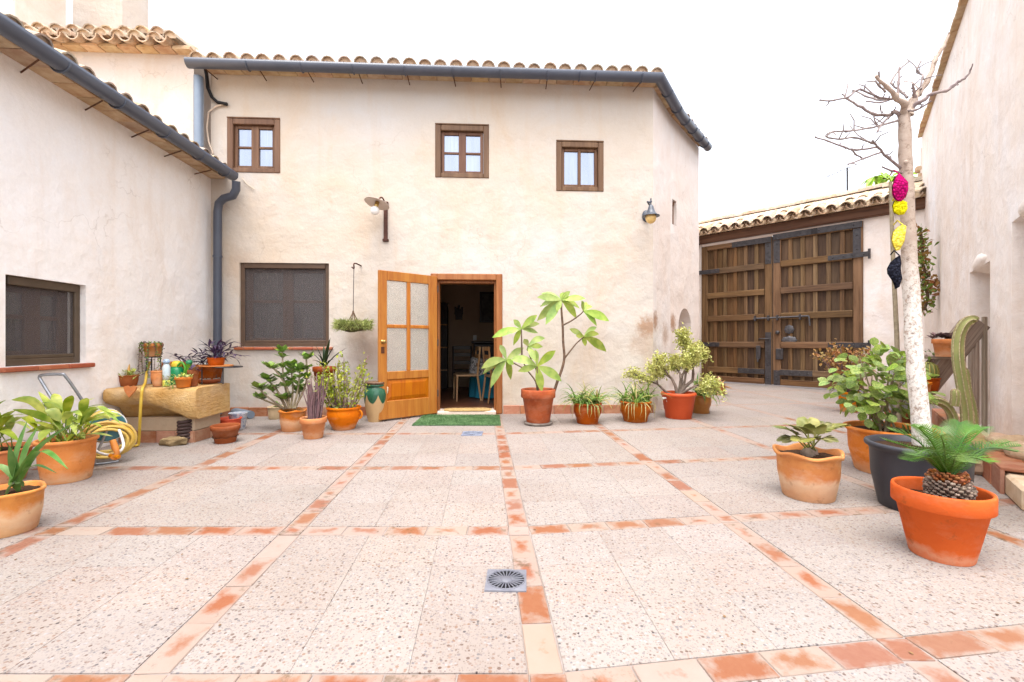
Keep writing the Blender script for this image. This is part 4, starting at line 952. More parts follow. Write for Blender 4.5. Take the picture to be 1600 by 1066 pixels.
root, top, R, h = potted('potted_euphorbia', 'bushy yellow green shrub with thin stems in the wide handled bowl pot', 'potted plant', spec(510, 564, 673, 635, 0, .62), 'belly', t_orange, .62)
hd = MB(); hc = Vector((R * 1.0, -R * .15, h * .66)); put('handle', hd.tube([hc + Vector((.035 * math.sin(a) , 0, .05 * math.cos(a))) for a in [math.pi * k / 8 for k in range(9)]], .011, 8), t_orange, root, T(top.x, top.y, 0))
fol = MB()
for k in range(34):
    an = U(0, 6.283); r0 = R * .7 * math.sqrt(U(0, 1)); d = Vector((math.cos(an) * r0 / R * .75 + U(-.1, .1), math.sin(an) * r0 / R * .6, 1)).normalized(); p = top + Vector((math.cos(an) * r0, math.sin(an) * r0, -.01)); L = U(.34, .68)
    P_ = curve([p, p + d * L * .5 + rdir() * .03, p + d * L + rdir() * .04], 3); put('stem', MB().tube(P_, taper(.008, .004, len(P_)), 6), b_pale if k % 3 else b_purple, root)
    for i in range(34):
        s_ = U(.45, 1.05) if U(0, 1) < .75 else U(.05, .5); pp = p + d * L * s_ + rdir() * .035
        fol.add(LF['oval'].v, LF['oval'].f, orient(pp, rdir(.4), rdir(.8), U(.028, .055)), True)
put('foliage', fol, l_yel, root, kind='stuff')
root, top, R, h = potted('potted_dark_leaf', 'low cream pot half hidden behind the jade plant', 'pot', spec(417, 446, 656, 635, 0, .8), 'roll', t_cream, .8)
for k in range(8): leaf('oval', l_jade, root, orient(top, rdir(.6), Z, .1))
# dark agave raised on an iron stand behind them
p = at(507, 573, 6.32); rt = thing('potted_agave', 'dark strap leaved agave in a clay pot raised behind the jade group', 'potted plant', (p.x, p.y, .45)); h = p.z - .47
put('pot', pot_mesh(.155, .26, .11, 'band'), t_brown, rt, T(p.x, p.y, p.z - .26)); put('soil', MB().disc(.14, .24, 24), m_soil, rt, T(p.x, p.y, p.z - .26))
stand = thing('plant_stand', 'iron stand holding up the dark agave pot by the wall', 'plant stand', (p.x, p.y, 0)); zt = p.z - .26
put('ring', MB().tube([(p.x + .13 * math.cos(a), p.y + .13 * math.sin(a), zt - .012) for a in [6.283 * k / 20 for k in range(20)]], .009, 6, closed=True), m_iron, stand)
put('shelf', MB().lathe([(0, 0), (.12, 0), (.12, -.01), (0, -.01)], 24), m_iron, stand, T(p.x, p.y, zt - .004))
for k in range(3): a = 6.283 * k / 3 + .5; put('leg', MB().tube([(p.x + .13 * math.cos(a), p.y + .13 * math.sin(a), zt - .012), (p.x + .17 * math.cos(a), p.y + .17 * math.sin(a), 0)], .009, 6), m_iron, stand)
for x, y, ln in ((662, 105, 1), (745, 118, 1), (806, 50, 1), (845, 122, 1), (620, 180, 1), (640, 255, .9), (960, 140, 1), (690, 200, .9), (850, 240, .8), (780, 110, 1)):
    t = at(380 + x / 5.923, 520 + y / 5.923, 6.32 + U(-.18, .1)); a = Vector((p.x, p.y, p.z - .02)); m_ = a.lerp(t, .5) + Z * .03; P_ = curve([a, m_, t], 4)
    put('leaf', MB().strip(P_, [.022 * max(.08, math.sin(math.pi * min(1, .25 + .75 * k / (len(P_) - 1)))) for k in range(len(P_))], None, .4), l_dark, rt)
# green glazed jar beside the door
def mk_jar():
    m = Mat('green_glazed_jar'); x, y, z = m.xyz(); an = m.math('ARCTAN2', y, x); wv = m.math('ABSOLUTE', m.math('SINE', m.math('MULTIPLY', an, 3.0)))
    ed = m.math('ADD', z, m.math('ADD', m.math('MULTIPLY', wv, .12), m.math('MULTIPLY', m.noise(9, 4), .05))); f = m.ramp(ed, [(.385, 0.0), (.40, 1.0)])
    clay = m.mix(m.noise(9, 5, .65), C(226, 190, 140), C(196, 154, 104)); gr = m.mix(m.noise(12, 4), C(66, 122, 92, .6), C(44, 94, 72, .6)); c = m.mix(f, clay, gr)
    r = m.n.new('ShaderNodeMapRange'); m.l(f, r.inputs[0]); r.inputs[3].default_value = .75; r.inputs[4].default_value = .18; return m.done(c, r.outputs[0], m.bump(m.noise(40, 4), .1, .004), .45)
sp_ = spec(568, 605, 660, 600, 0, .62); jar = thing('glazed_jar', 'tall clay jar with a green glazed shoulder half hidden by the door', 'jar', (sp_[0], sp_[1], 0))
put('jar_body', pot_mesh(sp_[2], sp_[3], sp_[2] * .62, 'jar'), mk_jar(), jar, T(sp_[0], sp_[1], 0))
for s_ in (-1, 1): put('handle', MB().tube([(s_ * sp_[2] * .80, 0, sp_[3] * .93), (s_ * sp_[2] * 1.06, 0, sp_[3] * .90), (s_ * sp_[2] * 1.04, 0, sp_[3] * .78), (s_ * sp_[2] * .95, 0, sp_[3] * .74)], .014, 8), t_cream, jar, T(sp_[0], sp_[1], 0))
put('lid', MB().lathe([(0, .03), (sp_[2] * .9, .03), (sp_[2] * .92, .02), (sp_[2] * .9, 0), (0, 0)], 30), m_wood_win, jar, T(sp_[0], sp_[1], sp_[3] + .002))

# ------------------------------------------------------------------ left foreground pots
def strapleaf(root, a, t, wd, mt, arch=.12, n=9, tw=None, fold=.3, p0=.12, name='leaf'):
    a, t = Vector(a), Vector(t); d = t - a; P_ = curve([a, a.lerp(t, .45) + Z * arch * d.length, t], n // 2 + 1); m_ = len(P_)
    wdt = [wd * max(p0 if k < m_ // 2 else .03, math.sin(math.pi * (k / (m_ - 1)) ** .85) ** 1.0) for k in range(m_)]; wdt[-1] = .002
    put(name, MB().strip(P_, wdt, tw, fold), mt, root)
def wavy(n, amp): return lambda a, r, z, k: (r * (1 + (amp * math.sin(n * a + .5) if k > 2 else 0) * min(1, k / 6)), z)
root, top, R, h = potted('potted_aspidistra', 'large smooth clay pot of broad yellow green leaves by the left wall', 'potted plant', spec(50, 156, 758, 684, 0, .72), 'roll', t_orange, .74)
Ya = top.y
tips = [(20, 640), (50, 622), (62, 660), (100, 640), (85, 615), (135, 622), (152, 640), (172, 655), (160, 668), (120, 680), (105, 690), (56, 704), (96, 706), (150, 704), (176, 682), (190, 650), (178, 648), (165, 632), (18, 625), (44, 634), (110, 628), (150, 672), (132, 690), (62, 690), (90, 668), (188, 662), (30, 660), (70, 640), (128, 650), (92, 650), (142, 664), (60, 612), (112, 618), (40, 676), (148, 622), (80, 676), (185, 646), (10, 668)]
for k, (x, y) in enumerate(tips):
    a = top + Vector((U(-.09, .09), U(-.08, .08), -.01)); t = at(x, y, Ya + U(-.28, .22)); b_ = a.lerp(t, .30) + Z * U(.05, .12)
    put('petiole', MB().tube(curve([a, a.lerp(b_, .5) + Z * .02, b_], 3), .004, 5), l_asp, root)
    strapleaf(root, b_, t, U(.026, .037), l_asp, U(.06, .28), 9, (Vector((U(-1, 1), U(-.6, .6), U(-.3, .3))) if k % 3 == 0 else None), .22, .16)
root, top, R, h = potted('potted_aspidistra', 'clay pot of broad leaves half cut off by the left frame edge', 'potted plant', spec(-84, 57, 764, 700, 0, .72), 'roll', t_orange, .74)
for k, (x, y) in enumerate([(8, 650), (38, 648), (20, 668), (50, 672), (30, 690), (-20, 640), (-50, 660), (-30, 680), (10, 625), (44, 690), (-60, 640), (28, 640)]):
    a = top + Vector((U(-.08, .08), U(-.08, .08), 0)); t = at(x, y, top.y + U(-.2, .2)); b_ = a.lerp(t, .28) + Z * U(.04, .1)
    put('petiole', MB().tube([a, b_], .004, 5), l_asp, root); strapleaf(root, b_, t, U(.026, .038), l_asp, U(.1, .3), 9, None, .22, .2)
root, top, R, h = potted('potted_clivia', 'nearest left pot, weathered wavy clay with long blue green straps', 'potted plant', spec(-58, 76, 844, 764, 0, .70), 'roll', t_honey, .72, mod=lambda a, r, z, k: (r * (1 + (.06 * math.sin(4 * a + 1.2) if k > 4 else .0)), z))
Yc = top.y; a0 = at(26, 755, Yc)
def q4(x, y): return (x / 4.1, 600 + y / 4.1)
for (x, y), wd, ar in (((60, 395), .034, .05), ((175, 240), .040, .05), ((240, 280), .042, .12), ((495, 240), .040, .10), ((435, 545), .034, .38), ((10, 825), .052, .25), ((-120, 520), .036, .2), ((150, 660), .03, .1), ((120, 700), .03, .1), ((360, 570), .026, .3)):
    px, py = q4(x, y); t = at(px, py, Yc + U(-.10, .10) + (-.12 if y > 700 else 0)); strapleaf(root, a0 + Vector((U(-.02, .02), U(-.02, .02), U(-.02, .02))), t, wd * .68, l_clivia, ar, 12, Vector((U(.6, 1), U(-.3, .3), 0)) if x < 250 and y < 500 else None, .35, .6)

# ------------------------------------------------------------------ right foreground pots
def scallop(a, r, z, k): return (r * (1 + (.045 * math.cos(5 * a + .4) * min(1, k / 7)) - (.05 * math.cos(5 * a + .4) if 5 <= k <= 9 else 0) * 0), z + (.012 * math.cos(5 * a + .4) if k > 4 else 0))
root, top, R, h = potted('potted_zamia', 'scalloped honey clay pot with a low leathery cardboard cycad', 'potted plant', spec(1208, 1322, 787, 704, 0, .70), 'roll', t_honey, .72, mod=scallop)
Yz = top.y; cx = at(1262, 705, Yz)
put('stem', MB().ball((0, 0, 0), (.05, .05, .06), 12, 8, None, .3), b_grey, root, T(cx.x, cx.y, top.z)); put('stem', MB().ball((0, 0, 0), (.035, .035, .05), 12, 8, None, .3), b_grey, root, T(cx.x + .06, cx.y + .03, top.z))
def frond_pinnate(path, nl, Lf, wl, mb, broad=True, vee=.5, ang=.9, curl=0.0, base=.12):
    m_ = len(path) - 1
    for k in range(nl):
        s_ = base + (1 - base) * (k + .5) / nl; f_ = s_ * m_; i = min(int(f_), m_ - 1); p = path[i].lerp(path[i + 1], f_ - i); t = (path[min(i + 1, m_)] - path[i]).normalized()
        sd = t.cross(Z).normalized() if abs(t.z) < .98 else Vector((1, 0, 0)); up = sd.cross(t); l = Lf * (math.sin(math.pi * min(1, .16 + .78 * s_)) ** .6)
        for sg in (-1, 1):
            d = (sd * sg + t * ang + up * vee).normalized(); nn = (up - sd * sg * .4).normalized()
            if broad: mb.add(LF['spoon'].v, LF['spoon'].f, orient(p, d, nn, (l, l * wl, l)), True)
            else:
                e = p + d * l - Z * curl * l; wv = t * wl
                mb.add([p - wv, p + wv, p.lerp(e, .6) + wv * .8 + up * .01 * l, p.lerp(e, .6) - wv * .8 + up * .01 * l, e], [(0, 1, 2, 3), (3, 2, 4)])
    mb.tube(path, taper(.006, .0025, len(path)), 5); return mb
for k, (x, y, dy) in enumerate(((1212, 668, .02), (1232, 664, -.12), (1262, 655, .1), (1288, 660, .14), (1322, 664, .02), (1300, 690, -.16), (1248, 690, -.18), (1222, 690, -.02), (1275, 668, -.05))):
    a = cx + Vector((U(-.02, .05), U(-.02, .03), .04)) + Z * (top.z - cx.z); t = at(x, y, Yz + dy); P_ = curve([a, a.lerp(t, .5) + Z * .05, t], 5)
    put('frond', frond_pinnate(P_, 11, .085, 1.5, MB(), True, .15, .6, base=.38), l_zam, root)
# big clay pot with the leafy shrub
root, top, R, h = potted('potted_hydrangea', 'large clay pot with a dense leafy bright green shrub behind the black tub', 'potted plant', spec(1316, 1478, 750, 667, 0, .72), 'roll', t_orange, .74)
Ys = top.y; ctr = at(1372, 606, Ys); nlf = 0
for k in range(15):
    an = 6.283 * k / 15; e = ctr + Vector((.26 * math.cos(an) * U(.4, 1), .24 * math.sin(an) * U(.4, 1), U(-.12, .30))); a = top + Vector((U(-.16, .02), U(-.1, .1), -.01)); P_ = curve([a, a.lerp(e, .5) + rdir() * .04, e], 4)
    put('stem', MB().tube(P_, taper(.009, .004, len(P_)), 6), b_pale, root)
while nlf < 298:
    d = rdir(); p = ctr + Vector((d.x * .36, d.y * .34, d.z * .36)) * U(.35, 1.0)
    if p.z < .40: continue
    o = Vector((d.x, d.y - .25, d.z * .4 + .25)); leaf('round', l_shrub, root, orient(p, (o + rdir() * .6) * 1.0 - Z * .35, (o + Z * .8 + Vector((0, -.4, 0))).normalized(), U(.065, .115))); nlf += 1
# bare tree in the black tub
tub = thing('bare_tree', 'bare pruned tree with whitewashed trunk in a big black plastic tub', 'tree', (0, 0, 0)); X, Y, R, h, _ = spec(1349, 1535, 812, 692, 0, .70)
Mt = T(X, Y, 0); put('tub', pot_mesh(R, h, R * .72, 'roll'), m_blacktub, tub, Mt); s = MB().disc(R * .92, h * .9, 30); put('soil', s, m_soil, tub, Mt)
Yt = Y
def q5(x, y, dy=0.0): return at(1260 + x / 3.807, 50 + y / 3.807, Yt + dy)
tr = [(1441, 695), (1437, 640), (1431, 580), (1427, 520), (1424, 460), (1421, 400), (1418, 340), (1416, 275), (1414, 225), (1413, 195), (1412, 178)]
P_ = curve([at(x, y, Yt) for x, y in tr], 3); rr = []
for k in range(len(P_)):
    t = k / (len(P_) - 1); rr.append((.053 - .0215 * t) * (1 + .06 * noise.noise(P_[k] * 7)))
tkm = MB().tube(P_, rr, 20); tkm.v = [tuple(Vector(v) + Vector((noise.noise(Vector(v) * 14), noise.noise(Vector(v) * 14 + Vector((9, 0, 0))), 0)) * .007) for v in tkm.v]
put('trunk', tkm, m_bark, tub)
BR = [([(575, 500), (580, 430), (530, 388), (480, 330), (415, 265)], .028, -.2, 1), ([(610, 500), (632, 410), (665, 365), (720, 290), (765, 170), (815, 90), (848, 15)], .030, .1, 1), ([(625, 460), (660, 425), (700, 400), (750, 367), (830, 350), (900, 300), (945, 275), (982, 222)], .017, -.15, 0),
      ([(560, 500), (520, 478), (500, 492), (400, 490), (330, 450), (240, 395), (215, 368)], .017, .1, 0), ([(540, 392), (510, 398), (430, 390), (320, 342), (250, 385), (160, 408), (80, 408)], .009, -.3, 0), ([(525, 396), (440, 405), (350, 380), (275, 345)], .010, .25, 0),
      ([(545, 390), (548, 300), (552, 213)], .010, .05, 0), ([(600, 392), (560, 350), (505, 303), (550, 230), (612, 175)], .009, .2, 0), ([(545, 528), (440, 555), (380, 572), (250, 590), (160, 592), (122, 606)], .009, -.2, 0), ([(490, 510), (440, 560), (420, 597)], .009, -.1, 0),
      ([(565, 810), (480, 745), (430, 690), (394, 648)], .012, -.15, 0), ([(412, 668), (390, 660), (285, 628), (210, 638), (140, 632), (113, 620)], .008, -.3, 0), ([(425, 684), (300, 702), (220, 685), (130, 650), (50, 625)], .008, .0, 0), ([(450, 712), (340, 755), (248, 787)], .008, -.1, 0), ([(340, 755), (290, 725), (265, 695)], .007, -.1, 0),
      ([(580, 838), (510, 825), (452, 803)], .010, -.12, 0), ([(590, 468), (650, 466), (742, 410)], .009, -.15, 0), ([(645, 390), (640, 350), (635, 308)], .015, -.05, 0), ([(680, 340), (690, 270), (690, 255), (655, 235), (682, 175)], .008, .15, 0), ([(430, 280), (433, 238)], .007, -.18, 0), ([(470, 355), (430, 320), (412, 290)], .008, -.1, 0), ([(520, 395), (440, 420), (355, 412)], .007, .1, 0), ([(450, 480), (440, 460)], .006, .05, 0)]
for pts, r, dy, big in BR:
    n = len(pts); P_ = curve([q5(x, y, dy * min(1, k / (n - 1))) for k, (x, y) in enumerate(pts)], 4)
    P_ = [p + rdir() * min(.006, r * .25) for p in P_]; rs = [.80 * a * (1.25 if k % 4 == 0 else 1) for k, a in enumerate(taper(r, max(.0055, r * .34), len(P_)))]
    bm2 = MB().tube(P_, rs, 7)
    for k in range(3, len(P_) - 1, 2):       # side spurs
        if U(0, 1) < .55:
            d = ((P_[k + 1] - P_[k]).normalized() * .5 + rdir(.5)).normalized(); L = U(.02, .06) if U(0, 1) < .7 else U(.08, .16); bm2.tube([P_[k], P_[k] + d * L * .6, P_[k] + d * L + rdir() * L * .2], [.0045, .0038, .003], 5)
    o = put('branch', bm2, m_bark if big else m_twig, tub)
tub.location = (X, Y, 0)
for o in tub.children: o.matrix_parent_inverse = T(X, Y, 0).inverted()
W[tub] = T(X, Y, 0)
put('graft_knot', MB().ball(q5(592, 775, -.045), (.016, .012, .014), 10, 7, None, .3), m_bark, tub)
# sago palm
root, top, R, h = potted('potted_sago_palm', 'nearest orange banded clay pot with a small glossy sago palm', 'potted plant', spec(1391, 1560, 886, 762, 0, .62), 'band', t_smooth, .62, soil=.80)
Yp = top.y; c0 = at(1482, 762, Yp); c0.z = top.z
tk = put('trunk', MB().ball((0, 0, .055), (.07, .07, .075), 18, 12, None, .15), basic('sago_trunk', C(110, 84, 66), C(70, 54, 46), 20, .9, .6, 30, .02), root, T(c0.x, c0.y, top.z))
sc_mb = MB().cbox(-.010, .010, -.006, .006, 0, .045, .003).mesh('leaf_base'); m_stub = basic('leaf_base_stub', C(176, 156, 140), C(120, 98, 84), 30, .9, .3, rnd=.3); m_stub2 = basic('leaf_base_rust', C(176, 110, 66), C(140, 84, 50), 30, .9, .3, rnd=.2)
sc2 = sc_mb.copy(); sc_mb.materials.append(m_stub); sc2.materials.append(m_stub2)
for k in range(200):
    z = .005 + .125 * k / 200; an = k * 2.39996; r = .07 * math.sqrt(max(.05, 1 - ((z - .055) / .085) ** 2)); d = Vector((math.cos(an), math.sin(an), .25 + z * 6)).normalized()
    put('leaf_base', sc_mb if z < .095 else sc2, None, tk, T(c0.x + r * .9 * math.cos(an), c0.y + r * .9 * math.sin(an), top.z + z) @ d.to_track_quat('Z', 'Y').to_matrix().to_4x4() @ SC(U(.7, 1.2) * .9))
apex = Vector((c0.x, c0.y, top.z + .13))
for k, (x, y, dy, yg) in enumerate(((1385, 688, .0, 0), (1392, 672, .12, 0), (1425, 665, .22, 0), (1435, 668, -.05, 1), (1500, 660, .12, 0), (1532, 668, .02, 0), (1540, 668, .25, 0), (1596, 697, .0, 0), (1590, 706, -.1, 0), (1578, 690, .16, 0), (1545, 722, -.14, 1), (1428, 712, -.2, 1), (1470, 680, -.18, 1), (1420, 720, -.12, 0), (1512, 722, -.24, 1), (1470, 668, .26, 0))):
    t = at(x, y, Yp + dy); P_ = curve([apex + rdir() * .01, apex.lerp(t, .5) + Z * (.035 + .02 * (k % 3)), t], 6)
    put('frond', frond_pinnate(P_, 26, .098, .0036, MB(), False, .32, .85, .10, base=.08), l_sago2 if yg else l_sago, root)
# ------------------------------------------------------------------ doorway: mats, drains
m_turf = basic('turf_backing', C(84, 120, 74, .6), C(60, 96, 56, .6), 30, .9, .2); l_turf = leafm('artificial_turf', C(136, 176, 118, .8), C(92, 138, 80, .8), .2, .1, .6)
c4 = [Vector((-1.30, 5.90, 0)), Vector((-.145, 5.90, 0)), Vector((-.18, 6.70, 0)), Vector((-1.30, 6.70, 0))]
mat_ = thing('grass_mat', 'green artificial grass mat on the paving before the door', 'mat', (-.72, 6.3, 0))
put('backing', MB().add([p + Z * .012 for p in c4] + [p + Z * .001 for p in c4], [(0, 1, 2, 3), (0, 4, 5, 1), (1, 5, 6, 2), (2, 6, 7, 3), (3, 7, 4, 0)]), m_turf, mat_)
mb = MB()
for k in range(9000):
    s_, t_ = U(.004, .996), U(.004, .996); p = (c4[0] * (1 - s_) + c4[1] * s_) * (1 - t_) + (c4[3] * (1 - s_) + c4[2] * s_) * t_ + Z * .011; a = U(0, 6.28); w_ = Vector((math.cos(a), math.sin(a), 0)) * .003
    mb.add([p - w_, p + w_, p + Vector((U(-.012, .012), U(-.012, .012), U(.014, .026)))], [(0, 1, 2)])
put('pile', mb, l_turf, mat_, kind='stuff')
m_coir = basic('coir', C(214, 182, 134), C(186, 150, 100), 40, .95, .6, 120, .006)
mb = MB(); sc0 = (DR[0] + DR[1]) / 2; o = []
for sx, sy in ((1, 1), (-1, 1), (-1, -1), (1, -1)):
    for k in range(9):
        a = math.pi / 2 * k / 8; ca, sa = math.cos(a), math.sin(a)
        if (sx * sy) < 0: ca, sa = sa, ca
        o.append((sx * (.22 + .14 * ca), sy * (.02 + .115 * sa)))
n = len(o); mb.add([(x, y, 0) for x, y in o] + [(x, y, .014) for x, y in o], [tuple(range(n, 2 * n))] + [(k, (k + 1) % n, n + (k + 1) % n, n + k) for k in range(n)])
p = fr.pt(sc0 + .01, -.08, .0512); put('doormat', mb, m_coir, None, T(p) @ RZ(math.atan2(fr.u.y, fr.u.x)), 'small rounded coir doormat on the door threshold', 'doormat')
def drain(px, py, size, mt, lab, rot):
    p = gp(px, py); t = thing('floor_drain', lab, 'drain', (p.x, p.y, .0), 'square drain covers in the paving'); M = T(p.x, p.y, .004) @ RZ(rot); h = size / 2; r = h * .92; mb = MB(); n = 48
    ring = [(r * math.cos(6.283 * k / n), r * math.sin(6.283 * k / n), .005) for k in range(n)]
    sq = []
    for k in range(n):
        c_, s_ = math.cos(6.283 * k / n), math.sin(6.283 * k / n); q = h / max(abs(c_), abs(s_)); sq.append((q * c_, q * s_, .003))
    mb.add(sq + ring + [(x, y, -.012) for x, y, _ in sq], [(k, (k + 1) % n, n + (k + 1) % n, n + k) for k in range(n)] + [((k + 1) % n, k, 2 * n + k, 2 * n + (k + 1) % n) for k in range(n)])
    put('cover_plate', mb, mt, t, M); b = MB(); b.disc(r, -.001, 32); put('drain_well', b, m_dark, t, M)
    put('hub', MB().lathe([(0, .008), (r * .30, .007), (r * .33, .003), (r * .33, -.001)], 24), mt, t, M)
    for k in range(24): put('bar', MB().cbox(r * .31, r * 1.0, -.0023 * size / .185, .0023 * size / .185, .0, .006, .001), mt, t, M @ RZ(6.283 * k / 24))
    put('rim', MB().lathe([(r * .97, -.001), (r * .97, .008), (r * 1.03, .008), (r * 1.03, .004)], 40), mt, t, M)
drain(791, 908, .185, m_plastic_drain, 'grey plastic round slotted drain cover near the camera', -.03); drain(738, 678, .24, m_blue_drain, 'bluish drain cover far back in front of the green mat', 0.0)

# ------------------------------------------------------------------ wall lamps, hanging basket
s_, z_ = fr.hit(603, 346); M = fr.mat(s_, 0, 0); zt = fr.hit(603, 316)[1]; zb = fr.hit(603, 376)[1]
lamp = thing('wall_lamp', 'wall lamp with round enamel shade and white bulb above the open door', 'lamp', fr.pt(s_, 0, zt))
put('bracket', MB().cbox(-.028, .028, -.03, -.001, zb, zt, .004).cbox(-.04, .04, -.04, -.001, zt - .05, zt, .008).cbox(-.045, .045, -.04, -.001, zb - .02, zb + .02, .008), m_rust, lamp, M)
put('arm', MB().tube(curve([(0, -.03, zt - .04), (-.02, -.14, zt + .02), (-.05, -.22, zt - .02), (-.07, -.25, zt - .08)], 4), .011, 8), m_rust, lamp, M)
Ms = M @ T(-.07, -.25, zt - .09) @ RX(rad(-12)) @ RY(rad(12)); put('lamp_shade', MB().lathe([(.02, .04), (.05, .03), (.175, -.005), (.178, -.012), (.172, -.012), (.05, .018), (.02, .02)], 40), basic('enamel_shade', C(226, 206, 194), C(214, 194, 180), 6, .4, .05, spec=.5), lamp, Ms)
put('socket', MB().lathe([(0, .03), (.03, .03), (.03, -.06), (.022, -.07), (0, -.07)], 14), m_brass, lamp, Ms); put('bulb', MB().ball((0, 0, -.12), (.062, .062, .066), 18, 12), basic('opal_glass', C(250, 248, 244, .85), C(246, 244, 240, .85), 3, .2, 0, spec=.5), lamp, Ms)
p = at(1017, 330, 6.72); l2 = thing('wall_lantern', 'dark bell shaped wall lantern with an amber globe at the house corner', 'lamp', (p.x, p.y, p.z)); M = T(p)
put('cap', MB().lathe([(0, .095), (.02, .09), (.035, .07), (.045, .03), (.07, -.03), (.10, -.058), (.128, -.07), (.126, -.078), (.08, -.066), (.05, -.05)], 32), m_gutter, l2, M)
put('finial', MB().lathe([(0, .19), (.011, .185), (.013, .175), (.006, .165), (.018, .145), (.02, .135), (.008, .12), (.012, .09)], 12), m_gutter, l2, M)
put('globe', MB().ball((0, 0, -.10), (.078, .078, .085), 20, 14), basic('amber_glass', C(240, 202, 130, .8), C(232, 188, 110, .8), 5, .2, 0, spec=.5), l2, M)
wp = fr.pt(fr.hit(1009, 330)[0], 0, p.z); put('wall_plate', MB().lathe([(0, 0), (.075, 0), (.07, .03), (.03, .04), (0, .04)], 20, RX(rad(90)) @ SC(.8, 1.2, 1)), m_gutter, l2, T(wp))
put('arm', MB().tube(curve([wp, wp + Vector((.03, -.1, .12)), p + Vector((-.04, .04, .15)), p + Vector((0, 0, .12))], 4), .012, 8), m_gutter, l2)
p = at(552, 507, 6.42); hb = thing('hanging_basket', 'dry green air plant wreath hanging from a wire hook on the wall', 'hanging plant', (p.x, p.y, p.z))
pt = at(553, 414, 6.42); wq = fr.pt(fr.hit(564, 416)[0], 0, at(564, 416, 6.8).z); put('hook', MB().tube(curve([wq, wq.lerp(pt, .6) + Z * .02, pt + Z * .015, pt - Z * .05, pt + Vector((-.03, 0, -.03))], 4), .010, 7), m_rust, hb)
put('wire', MB().tube([pt - Z * .045, at(552, 486, 6.42)], .005, 5), m_iron, hb); a = at(552, 486, 6.42)
for k in range(8): an = 6.283 * k / 8; e = p + Vector((math.cos(an) * .15, math.sin(an) * .15, .0)); put('wire', MB().tube(curve([a, a.lerp(e, .4) - Z * .05, e], 4), [.012] + [.006] * 8, 5), b_stem, hb)
put('moss_bowl', MB().ball((0, 0, -.03), (.20, .20, .075), 20, 10, None, .3), basic('dry_moss', C(120, 116, 70), C(90, 84, 54), 30, .95, .8, 50, .01), hb, T(p)); fol = MB()
for k in range(2600):
    an = U(0, 6.283); r = .05 + .19 * math.sqrt(U(0, 1)); q = p + Vector((math.cos(an) * r, math.sin(an) * r, U(-.075, .05) * (1.1 - r))); d = (Vector((math.cos(an), math.sin(an), U(-.6, 1.0))) + rdir() * .7).normalized(); L = U(.04, .10); w_ = d.cross(rdir()).normalized() * .0045
    fol.add([q - w_, q + w_, q + d * L], [(0, 1, 2)])
put('foliage', fol, l_moss, hb, kind='stuff')

# ------------------------------------------------------------------ stone trough in the left corner
m_stone = Mat('golden_sandstone'); cc = m_stone.mix(m_stone.ramp(m_stone.noise(4, 6, .65), [(.35, 0.0), (.68, 1.0)]), C(222, 184, 126), C(196, 146, 80)); cc = m_stone.mix(m_stone.ramp(m_stone.noise(14, 6, .7), [(.55, 0.0), (.75, .5)]), cc, C(140, 98, 54))
cc = m_stone.mix(m_stone.ramp(m_stone.noise(2.2, 4, .6), [(.5, 0.0), (.75, .5)]), cc, C(222, 200, 176)); nb = m_stone.bump(m_stone.noise(26, 4, .6, stretch=(1, .35, 1.4), dist=.8), .7, .02); nb = m_stone.bump(m_stone.noise(80, 5, .7), .35, .005, nb); m_stone = m_stone.done(cc, .9, nb, .15)
trough = thing('stone_trough', 'long golden sandstone washing trough on a clay edged plinth in the corner', 'stone trough', (-3.85, 5.15, 0))
X0, X1, YF, YB = -4.255, -3.36, 4.68, 5.42; nx, ny = 26, 16; top_v = []; bot_v = []
def tz(x, y):
    e = min(1, max(0, (x - X0) / (X1 - X0))); return .60 + .012 * noise.noise(Vector((x * 5, y * 5, 0)))
def bz(x, y):
    e = (x - X0) / (X1 - X0); lip = .46 - .19 * max(0, min(1, (e - .35) / .55)) ** 1.3; under = .28 ; t = min(1, max(0, (y - YF) / .30)); return lip * (1 - t) + under * t if e < .98 else lip
mb = MB(); vt = []; 
prof_n = 10
rows = []
for i in range(nx + 1):
    x = X0 + (X1 - X0) * i / nx; e = i / nx
    yf = YF + .16 * e + (.05 * max(0, (.06 - e) / .06) ** 2) + .012 * noise.noise(Vector((x * 6, 0, 3)))
    lip = .455 - .185 * max(0, min(1, (e - .40) / .5)) ** 1.4
    r = .03; pr = [(YB, .60), (yf + .12, .60), (yf + .04, .598), (yf + .012, .585), (yf, .56), (yf - .004, (lip + .56) / 2), (yf + .004, lip + .03), (yf + .03, lip), (yf + .20, max(.27, lip - .07)), (yf + .27, .27), (YB, .27)]
    rows.append([(x + .01 * noise.noise(Vector((x * 9, z * 9, y))), y + .010 * noise.noise(Vector((x * 8, y * 3, z * 9))), z + .008 * noise.noise(Vector((x * 7, y * 7, z)))) for y, z in pr])
n = len(rows[0]); mb.add([v for r in rows for v in r], [(i * n + k, (i + 1) * n + k, (i + 1) * n + k + 1, i * n + k + 1) for i in range(nx) for k in range(n - 1)], None, True)
mb.add(rows[-1], [tuple(range(n))[::-1]]); mb.add(rows[0], [tuple(range(n))])
put('basin', mb, m_stone, trough)
put('plinth', MB().cbox(-4.27, -3.455, 4.945, 5.40, .118, .272, .01), m_trough, trough)
put('plinth', MB().cbox(-4.265, -3.46, 4.95, 5.39, -.01, .117, .001), m_mortar, trough)
for k in range(4): put('plinth_tile', MB().cbox(-4.26 + k * .204, -4.26 + k * .204 + .199, 4.925, 4.95, -.006, .12 + U(0, .006), .004), m_skirt, trough)
for k in range(2): put('plinth_tile', MB().cbox(-3.46, -3.435, 4.926 + k * .262, 4.926 + k * .262 + .257, -.006, .12 + U(0, .006), .004), m_skirt, trough)
